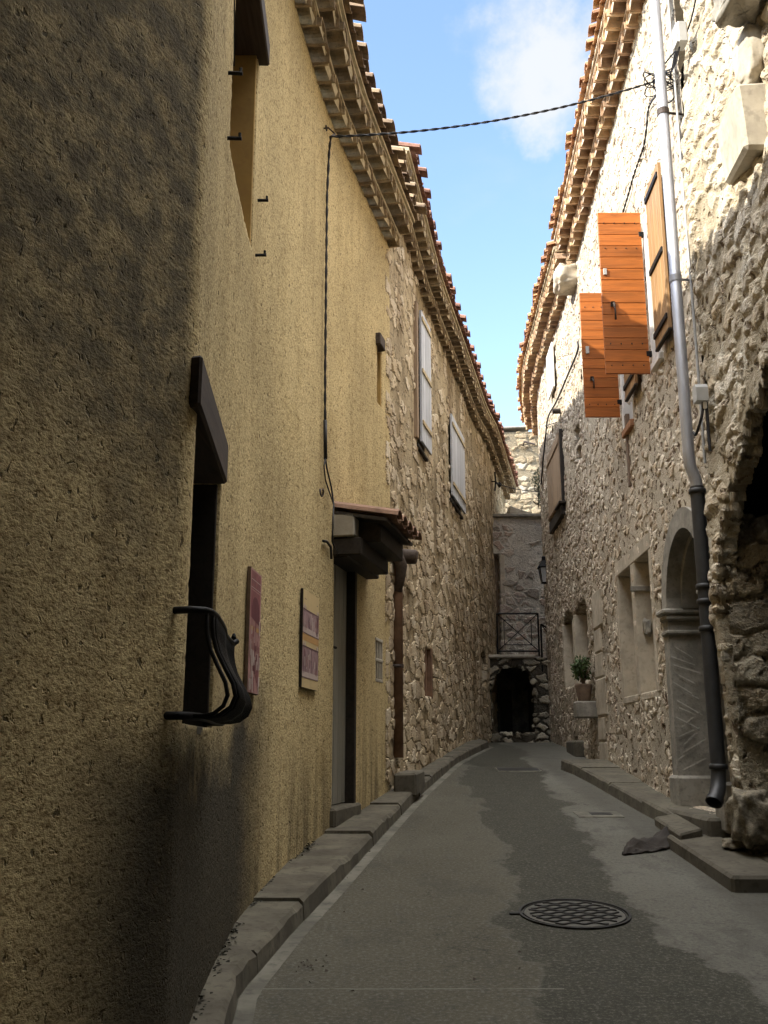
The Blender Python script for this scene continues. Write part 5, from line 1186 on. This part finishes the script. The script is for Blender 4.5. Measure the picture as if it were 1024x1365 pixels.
def posters():
    lilac = simple('faded_plum_print', (0.26, 0.095, 0.10), 0.6, 0.25, 16, bump=0); plum = simple('plum_ink', (0.15, 0.045, 0.055), 0.6, 0.2, 14, bump=0); pink = simple('pink_print', (0.42, 0.23, 0.21), 0.6, 0.15, 10, bump=0)
    pale = simple('pale_pink_print', (0.52, 0.42, 0.38), 0.6, 0.1, 10, bump=0); ochre = simple('ochre_print', (0.52, 0.30, 0.12), 0.6, 0.1, 10, bump=0); ink = simple('violet_ink', (0.16, 0.09, 0.11), 0.6, 0.25, 20, bump=0); wash = simple('violet_wash', (0.33, 0.215, 0.22), 0.6, 0.3, 16, bump=0)
    mats = [lilac, plum, pink, pale, ochre, ink, wash, M_cream]
    def panel(name, px0, px1, py_t, py_b, label):
        o = 0.028; pc = (px0 + px1) / 2
        s0, s1 = A1.hs(px0, py_b, o), A1.hs(px1, py_b, o); zt, zb = A1.hz(pc, py_t, o), A1.hz(pc, py_b, o)
        h = thing('poster', A1.P((s0 + s1) / 2, zb, 0), label, 'poster')
        return h, s0, s1, zb, zt, o
    R = random.Random(12)
    h, s0, s1, zb, zt, o = panel('poster', 329.5, 344.5, 757, 925, 'tall dark red printed panel on the ochre wall beside the window guard')
    mb = MB(); mb.wbox(A1, s0, s1, zb, zt, 0.006, o, b=0.002); mb.build('panel', M_pot, h)
    def flat(u0, u1, v0, v1, mi, d):
        P = lambda u, v: A1.P(s0 + (s1 - s0) * u, zb + (zt - zb) * v, o + 0.001 + d * 0.0008)
        mb.add([P(u0, v0), P(u1, v0), P(u1, v1), P(u0, v1)], [(0, 1, 2, 3)], mi)
    mb = MB(); flat(0.01, 0.99, 0.005, 0.995, 2, 0); flat(0.06, 0.90, 0.83, 0.98, 0, 1); flat(0.06, 0.90, 0.60, 0.82, 0, 1)
    for v in (0.84, 0.905): flat(0.05, 0.92, v, v + 0.006, 3, 3)
    K = 14; P = lambda u, v: A1.P(s0 + (s1 - s0) * u, zb + (zt - zb) * v, o + 0.0035)
    mb.add([P(0.15, 0.60), P(0.85, 0.56)] + [P(0.5 + 0.35 * math.cos(math.pi * k / K), 0.66 + 0.12 * math.sin(math.pi * k / K)) for k in range(K + 1)], [tuple(range(K + 3))], 1)
    flat(0.10, 0.95, 0.50, 0.535, 4, 2)
    for k in range(46):
        u, v = R.uniform(0.03, 0.9), R.uniform(0.0, 0.58) ** 1.15; flat(u, min(0.98, u + R.uniform(0.03, 0.13)), max(0.006, v), min(0.63, v + R.uniform(0.04, 0.14)), R.choice([0, 0, 1, 3, 3, 2, 0] if v > 0.3 else [3, 3, 0, 3, 1]), 4 + k * 0.05)
    mb.build('print', mats, h)
    h, s0, s1, zb, zt, o = panel('poster', 402, 423.5, 790, 918.5, 'cream panel with two violet bands of drawn house fronts on the ochre wall')
    mb = MB(); mb.wbox(A1, s0, s1, zb, zt, 0.006, o, b=0.002); mb.build('panel', M_beam, h)
    mb = MB(); flat(0.0, 1.0, 0.0, 1.0, 7, 0)
    flat(0.0, 1, 0.475, 0.545, 4, 1)
    for b0, b1 in ((0.55, 0.80), (0.10, 0.42)):
        flat(0.0, 1, b0, b1, 6, 1)
        for k in range(9): flat(k / 9 + 0.02, k / 9 + 0.075, b1, b1 + 0.045, 3, 2); flat(k / 9 + 0.085, k / 9 + 0.105, b1, b1 + 0.03, 5, 2)
        flat(0.0, 1, b1 - 0.008, b1 + 0.002, 5, 3); flat(0.0, 1, b0, b0 + 0.006, 5, 3)
        flat(0.0, 1, b0 + 0.008, b0 + 0.06, 3, 2)
        for k in range(26): u, v = R.uniform(0.03, 0.93), R.uniform(b0 + 0.02, b1 - 0.12); flat(u, u + R.uniform(0.015, 0.05), v, min(b1 - 0.02, v + R.uniform(0.04, 0.16)), R.choice([5, 5, 0, 3]), 4 + k * 0.05)
    for k in range(13): u = 0.08 + k * 0.065; flat(u, u + 0.048, 0.90, 0.908 + R.uniform(0, 0.008), 5, 2)
    mb.build('print', mats, h)
posters()

def lantern():
    y = 19.6; X = lambda px, py: ray(px, py)[0] / ray(px, py)[1] * y; Z = lambda py: EYE + ray(724, py)[2] / ray(724, py)[1] * y
    x, zt, zb = X(725.5, 765), Z(742), Z(776); g = thing('wall_lantern', (x, y, zb), 'small black wall lantern at the far corner of the right hand house', 'lantern')
    w_ = 0.095; zm = zb + (zt - zb) * 0.55
    mb = MB()
    for sx, sy in ((-1, -1), (1, -1), (1, 1), (-1, 1)): mb.tube([(x + sx * w_ * 0.55, y + sy * w_ * 0.55, zb), (x + sx * w_, y + sy * w_, zm)], 0.010, 6)
    mb.box(x - w_ * 0.6, x + w_ * 0.6, y - w_ * 0.6, y + w_ * 0.6, zb - 0.03, zb); mb.box(x - w_ * 1.25, x + w_ * 1.25, y - w_ * 1.25, y + w_ * 1.25, zm, zm + 0.03); mb.build('frame', M_iron, g)
    mb = MB(); mb.hexa([(x - w_ * 1.2, y - w_ * 1.2, zm + 0.03), (x + w_ * 1.2, y - w_ * 1.2, zm + 0.03), (x + w_ * 1.2, y + w_ * 1.2, zm + 0.03), (x - w_ * 1.2, y + w_ * 1.2, zm + 0.03)] + [(x + a * w_ * 0.45, y + b * w_ * 0.45, zt - 0.08) for a, b in ((-1, -1), (1, -1), (1, 1), (-1, 1))]); mb.box(x - 0.035, x + 0.035, y - 0.035, y + 0.035, zt - 0.08, zt); mb.build('cap', M_iron, g)
    mb = MB(); k = w_ * 0.5; q = w_ * 0.92; mb.hexa([(x - k, y - k, zb), (x + k, y - k, zb), (x + k, y + k, zb), (x - k, y + k, zb), (x - q, y - q, zm), (x + q, y - q, zm), (x + q, y + q, zm), (x - q, y + q, zm)]); mb.build('glass', M_box, g)
    mb = MB(); wx = float(np.interp(y, B2.p[:, 1], B2.p[:, 0])); mb.tube([(wx + 0.03, y, zm + 0.02), (x, y, zm + 0.02)], 0.014, 6); mb.tube([(wx + 0.03, y, zb - 0.02), (x + w_ * 0.5, y, zb + 0.02)], 0.011, 6); mb.build('bracket', M_iron, g)
lantern()

def leaf_cluster(mb, c, r, n, size, R, mi=0):
    for _ in range(n):
        d = np.array([R.gauss(0, 1) for _ in range(3)]); d /= np.linalg.norm(d); p = np.array(c) + d * np.array(r) * (R.random() ** 0.4)
        u = np.array([R.gauss(0, 1) for _ in range(3)]); u /= np.linalg.norm(u); v = np.cross(u, d + 0.3 * np.array([R.gauss(0, 1) for _ in range(3)])); v /= np.linalg.norm(v) + 1e-9
        s = size * R.uniform(0.6, 1.3); mid = np.cross(u, v) * s * 0.15
        mb.add([p - u * s, p + v * s * 0.42 + mid, p + u * s, p - v * s * 0.42 + mid], [(0, 1, 2, 3)], mi)

def plants():
    R = random.Random(21); s, z, _ = B2.hit(780, 935, 0.15); P = B2.P; c = P(s, z, 0.16)
    g = thing('stone_bracket', P(s, z - 0.2, 0), 'grey stone block jutting from the wall under the potted plant', 'stone block')
    mb = MB(); mb.wbox(B2, s - 0.17, s + 0.17, z - 0.24, z, -0.02, 0.30, b=0.02); mb.build('block', M_ashlar, g)
    g = thing('potted_plant', c, 'small dark green bush in a clay pot on a stone block at the right wall', 'plant')
    mb = MB(); mb.tube([(c[0], c[1], z + 0.0), (c[0], c[1], z + 0.02), (c[0], c[1], z + 0.22), (c[0], c[1], z + 0.25)], [0.085, 0.09, 0.125, 0.12], 14); mb.build('pot', M_pot, g, smooth=True)
    mb = MB()
    for k in range(7): a = k * 0.9; mb.tube([(c[0], c[1], z + 0.2), (c[0] + 0.05 * math.cos(a), c[1] + 0.05 * math.sin(a), z + 0.38), (c[0] + 0.13 * math.cos(a), c[1] + 0.13 * math.sin(a), z + 0.5 + 0.05 * (k % 3))], 0.007, 5)
    mb.build('stem', M_pot, g)
    mb = MB()
    for k in range(9): a = k * 2.4; rr = 0.16 * ((k % 4) / 3); leaf_cluster(mb, (c[0] - 0.03 + rr * math.cos(a), c[1] + rr * math.sin(a), z + 0.38 + 0.20 * ((k * 0.37) % 1)), (0.11, 0.11, 0.10), 55, 0.038, R)
    mb.build('foliage', M_leaf, g)
    y = 21.2; r = ray(718, 655); q = lambda px, py: np.array((ray(px, py)[0] / ray(px, py)[1] * y, y, EYE + ray(px, py)[2] / ray(px, py)[1] * y))
    g = thing('climbing_plant', q(721, 680), 'straggly grey green climber hanging at the far corner of the right wall', 'plant'); mb = MB()
    for px, py, a, b in ((718, 634, 0.14, 0.14), (716, 641, 0.18, 0.13), (719, 650, 0.15, 0.10), (722, 628, 0.10, 0.14), (721, 660, 0.10, 0.10), (722, 669, 0.10, 0.12)):
        leaf_cluster(mb, q(px, py), (a, 0.2, b), 90, 0.035, R)
    mb.build('foliage', M_leafgrey, g)
    mb = MB(); mb.tube(spline3([q(727, 700), q(723, 676), q(721, 655), q(724, 630), q(726, 600)]), 0.012, 5); mb.tube(spline3([q(727, 674), q(716, 672), q(711, 668)]), 0.015, 5); mb.tube(spline3([q(718, 676), q(718, 650), q(719, 640)]), 0.010, 5); mb.build('stem', M_lintel, g)
    # dark dirt and dead moss gathered where the left pavement meets the wall
    mb = MB()
    for _ in range(900):
        y = R.uniform(3.4, 8.4); cl_ = math.sin(y * 5.1) + math.sin(y * 11.3 + 1)
        if R.random() > 0.45 + 0.3 * cl_: continue
        s_ = A1.sy(y); o = abs(R.gauss(0, 0.022)); p = np.array(A1.P(s_, gz(y) + 0.118 + max(0, 0.02 - o) * R.random(), 0.012 + o)); a = R.uniform(0, 6.28); k = R.uniform(0.006, 0.016)
        u = np.array((math.cos(a), math.sin(a), R.uniform(-0.2, 0.5))) * k; v = np.array((-math.sin(a), math.cos(a), R.uniform(0, 0.6))) * k * 0.7
        mb.add([p - u, p - v, p + u, p + v], [(0, 1, 2, 3)])
    tag(mb.build('moss', M_moss), 'dark dead moss and dirt along the foot of the ochre wall', 'moss', kind='stuff')
    # dry leaves blown on the road
    mb = MB()
    for _ in range(34):
        if R.random() < 0.6: px, py = R.gauss(415, 18), R.gauss(1290, 7)
        else: px, py = R.uniform(380, 700), R.uniform(1100, 1360)
        p = ghit(px, py, 0.006); a = R.uniform(0, 6.28); s_ = R.uniform(0.006, 0.014); u = np.array((math.cos(a), math.sin(a), 0.09)) * s_; v = np.array((-math.sin(a), math.cos(a), 0.3)) * s_ * 0.6
        mb.add([p - u, p - v, p + u, p + v + np.array((0, 0, 0.006))], [(0, 1, 2, 3)])
    tag(mb.build('dry_leaves', M_lintel), 'scattered dry brown leaf bits on the road by the left gutter', 'leaves', kind='stuff')
plants()

def road_things():
    # round cover with its wavy cast pattern
    c = ghit(766, 1219, 0.0); l, r_ = ghit(692, 1219), ghit(840, 1219); rad = (r_[0] - l[0]) / 2; sl = 0.09
    P = lambda u, v, d: (c[0] + u, c[1] + v, c[2] + v * sl + d)
    h = thing('manhole_cover', P(0, 0, 0), 'round iron manhole cover with a wavy cast pattern in the asphalt', 'manhole cover')
    mb = MB(); K = 48; ring = lambda rr, d: [P(rr * math.cos(2 * math.pi * k / K), rr * math.sin(2 * math.pi * k / K), d) for k in range(K)]
    rs = [(rad, 0.002), (rad, 0.012), (rad * 0.955, 0.012), (rad * 0.945, -0.004), (rad * 0.925, -0.004), (rad * 0.915, 0.010), (rad * 0.90, 0.010), (rad * 0.895, 0.005)]
    vs = [p for q in rs for p in ring(*q)]; fs = [(i * K + k, i * K + (k + 1) % K, (i + 1) * K + (k + 1) % K, (i + 1) * K + k) for i in range(len(rs) - 1) for k in range(K)]
    mb.add(vs, fs, 0); mb.add(ring(rad * 0.897, 0.005), [tuple(range(K))], 1); mb.build('frame', [M_coverdark, M_cover], h)
    mb = MB(); dv = rad * 0.17
    for j in range(-5, 6):
        v0 = j * dv; hw = math.sqrt(max(0, (rad * 0.84) ** 2 - v0 ** 2)) - 0.01
        if hw < 0.05: continue
        us = np.arange(-hw, hw + 0.001, 0.012); q = [(u, v0 + dv * 0.30 * math.sin(u / rad * 17 + j * 2.1)) for u in us]
        for (u0, a), (u1, b) in zip(q[:-1], q[1:]):
            wv = 0.011; mb.add([P(u0, a - wv, 0.006), P(u1, b - wv, 0.006), P(u1, b + wv, 0.006), P(u0, a + wv, 0.006), P(u0, a - wv * 0.7, 0.013), P(u1, b - wv * 0.7, 0.013), P(u1, b + wv * 0.7, 0.013), P(u0, a + wv * 0.7, 0.013)], [(0, 1, 5, 4), (3, 7, 6, 2), (4, 5, 6, 7)])
    mb.build('cast_pattern', M_coverdark, h)
    mb = MB(); mb.bev([P(-rad - 0.06, -0.02, 0.0), P(-rad + 0.03, -0.02, 0.0), P(-rad + 0.03, 0.02, 0.0), P(-rad - 0.06, 0.02, 0.0), P(-rad - 0.06, -0.02, 0.013), P(-rad + 0.03, -0.02, 0.013), P(-rad + 0.03, 0.02, 0.013), P(-rad - 0.06, 0.02, 0.013)], 0.003); mb.build('hinge', M_coverdark, h)
    def plate(name, px0, px1, py0, py1, label, dark):
        a, b = ghit(px0, (py0 + py1) / 2), ghit(px1, (py0 + py1) / 2); y0, y1 = ghit(px0, py1)[1], ghit(px0, py0)[1]; c = ((a[0] + b[0]) / 2, (y0 + y1) / 2, gz((y0 + y1) / 2))
        h = thing(name, c, label, 'drain cover'); mb = MB(); k = (gz(y1) - gz(y0))
        mb.bev([(a[0], y0, gz(y0) - 0.02), (b[0], y0, gz(y0) - 0.02), (b[0], y1, gz(y1) - 0.02), (a[0], y1, gz(y1) - 0.02), (a[0], y0, gz(y0) + 0.010), (b[0], y0, gz(y0) + 0.010), (b[0], y1, gz(y1) + 0.010), (a[0], y1, gz(y1) + 0.010)], 0.004); mb.build('frame', M_gutter, h)
        f = lambda x, y: (a[0] + (b[0] - a[0]) * x, y0 + (y1 - y0) * y); mb = MB(); u0, u1, v0, v1 = dark
        (xa, ya), (xb, yb) = f(u0, v0), f(u1, v1); mb.bev([(xa, ya, gz(ya)), (xb, ya, gz(ya)), (xb, yb, gz(yb)), (xa, yb, gz(yb)), (xa, ya, gz(ya) + 0.014), (xb, ya, gz(ya) + 0.014), (xb, yb, gz(yb) + 0.014), (xa, yb, gz(yb) + 0.014)], 0.003); mb.build('grating', M_coverdark, h)
    plate('drain_cover', 768, 828, 1083, 1090, 'small square drain cover with dark slot by the right kerb', (0.32, 0.80, 0.3, 0.75))
    plate('drain_cover', 662, 720, 1024, 1029, 'flat dark cover plate across the road near the lane end', (0.03, 0.97, 0.1, 0.9))
    # squared block on the left pavement
    a = ghit(527, 1056, 0.115); b = ghit(556, 1056, 0.115); z0 = a[2]; y0 = a[1]
    mb = MB(); d = 0.55; dx = 0.115
    zt = EYE + ray(540, 1031)[2] / ray(540, 1031)[1] * y0
    mb.bev([(a[0] - 0.02, y0, z0 - 0.05), (b[0], y0 + 0.02, z0 - 0.05), (b[0] + dx, y0 + d, z0 + 0.02), (a[0] + dx, y0 + d, z0 + 0.02), (a[0] - 0.02, y0, zt), (b[0] - 0.01, y0 + 0.02, zt), (b[0] + dx - 0.01, y0 + d, zt + 0.02), (a[0] + dx, y0 + d, zt + 0.02)], 0.02)
    tag(place(mb.build('stone_block', M_kerb), (a[0], y0, z0)), 'squared grey stone block standing on the left pavement at the house corner', 'stone block')
    # tilted slab over the gap in the kerb
    q = [ghit(872, 1089, 0.155), ghit(906, 1112, 0.15), ghit(937, 1104, 0.17), ghit(902, 1084, 0.19)]
    t0 = np.array((0, 0, -0.085)); q = [np.array(p) for p in q]
    mb = MB(); mb.bev([q[0] + t0, q[1] + t0, q[2] + t0, q[3] + t0] + q, 0.015)
    tag(place(mb.build('loose_slab', M_kerb), q[0] + t0), 'broken kerb slab lying tilted over the gap in the right kerb', 'slab')
    # folded dark canvas on the road
    a, b = ghit(832, 1141), ghit(893, 1128); mb = MB(); n, m = 22, 14; vs = []; R = random.Random(8)
    ux = np.array((b[0] - a[0] + 0.03, b[1] - a[1], 0)); L_ = np.linalg.norm(ux); ux /= L_; uy = np.array((-ux[1], ux[0], 0))
    for i in range(n + 1):
        for j in range(m + 1):
            u, v = i / n, j / m; wd = 0.28 * min(1, 0.10 + u * 1.9)
            base = np.array(a) + ux * L_ * u + uy * (v - 0.25) * wd
            fold = 0.105 * math.exp(-((v - 0.55 - 0.1 * math.sin(u * 5)) / 0.30) ** 2) * min(1, u * 2.0) * (0.8 + 0.3 * math.sin(u * 7)) + 0.05 * max(0, u - 0.55) + 0.010 * math.sin(u * 23 + v * 9) + 0.006 * math.sin(v * 31)
            vs.append((base[0], base[1], gz(base[1]) + 0.012 + max(0, fold)))
    N = len(vs); vs += [(x, y, z - 0.010) for x, y, z in vs]
    fs = [(i * (m + 1) + j, (i + 1) * (m + 1) + j, (i + 1) * (m + 1) + j + 1, i * (m + 1) + j + 1) for i in range(n) for j in range(m)]
    fs += [tuple(N + k for k in f[::-1]) for f in fs]
    edge = [i * (m + 1) for i in range(n + 1)] + [n * (m + 1) + j for j in range(1, m + 1)] + [i * (m + 1) + m for i in range(n - 1, -1, -1)] + [j for j in range(m - 1, 0, -1)]
    fs += [(edge[k], N + edge[k], N + edge[(k + 1) % len(edge)], edge[(k + 1) % len(edge)]) for k in range(len(edge))]
    mb.add(vs, fs); tag(place(mb.build('crumpled_sheet', M_cloth, smooth=True), a), 'crumpled dark brown sheet lying on the road by the broken kerb', 'sheet')
    # boulder at the foot of the archway pier
    c = ghit(990, 1110, 0.14); mb = MB(); y = 7.62; r = ray(992, 1085); x = r[0] / r[1] * y; z = EYE + r[2] / r[1] * y
    rock(mb, (x + 0.06, y + 0.03, z - 0.02), (0.15, 0.17, 0.19), 23, 0.13); tag(place(mb.build('boulder', M_boulder, smooth=True), (x, y, z - 0.2)), 'rough grey boulder at the foot of the archway pier', 'stone')
    mb = MB(); rock(mb, (ghit(992, 1130, 0.13)[0], ghit(992, 1130, 0.13)[1] + 0.08, ghit(992, 1130, 0.13)[2] + 0.02), (0.13, 0.10, 0.04), 15, 0.12); tag(place(mb.build('stone', M_boulder, smooth=True), ghit(992, 1130, 0.13)), 'small pale flat stone in front of the boulder on the kerb', 'stone')
    # rubble fallen in the kerb gap
    R = random.Random(6)
    for k, (px, py, s_) in enumerate(((908, 1137, 0.03), (919, 1141, 0.026), (913, 1131, 0.035))):
        p = ghit(px, py, 0.0); mb = MB(); rock(mb, p + np.array((0, 0, s_ * 0.5)), (s_, s_ * 0.8, s_ * 0.6), 40 + k, 0.2)
        tag(place(mb.build('pebble', M_gutter, smooth=True), p), 'small broken stone bit lying under the loose kerb slab', 'pebble', 'stone bits under the loose slab')
road_things()
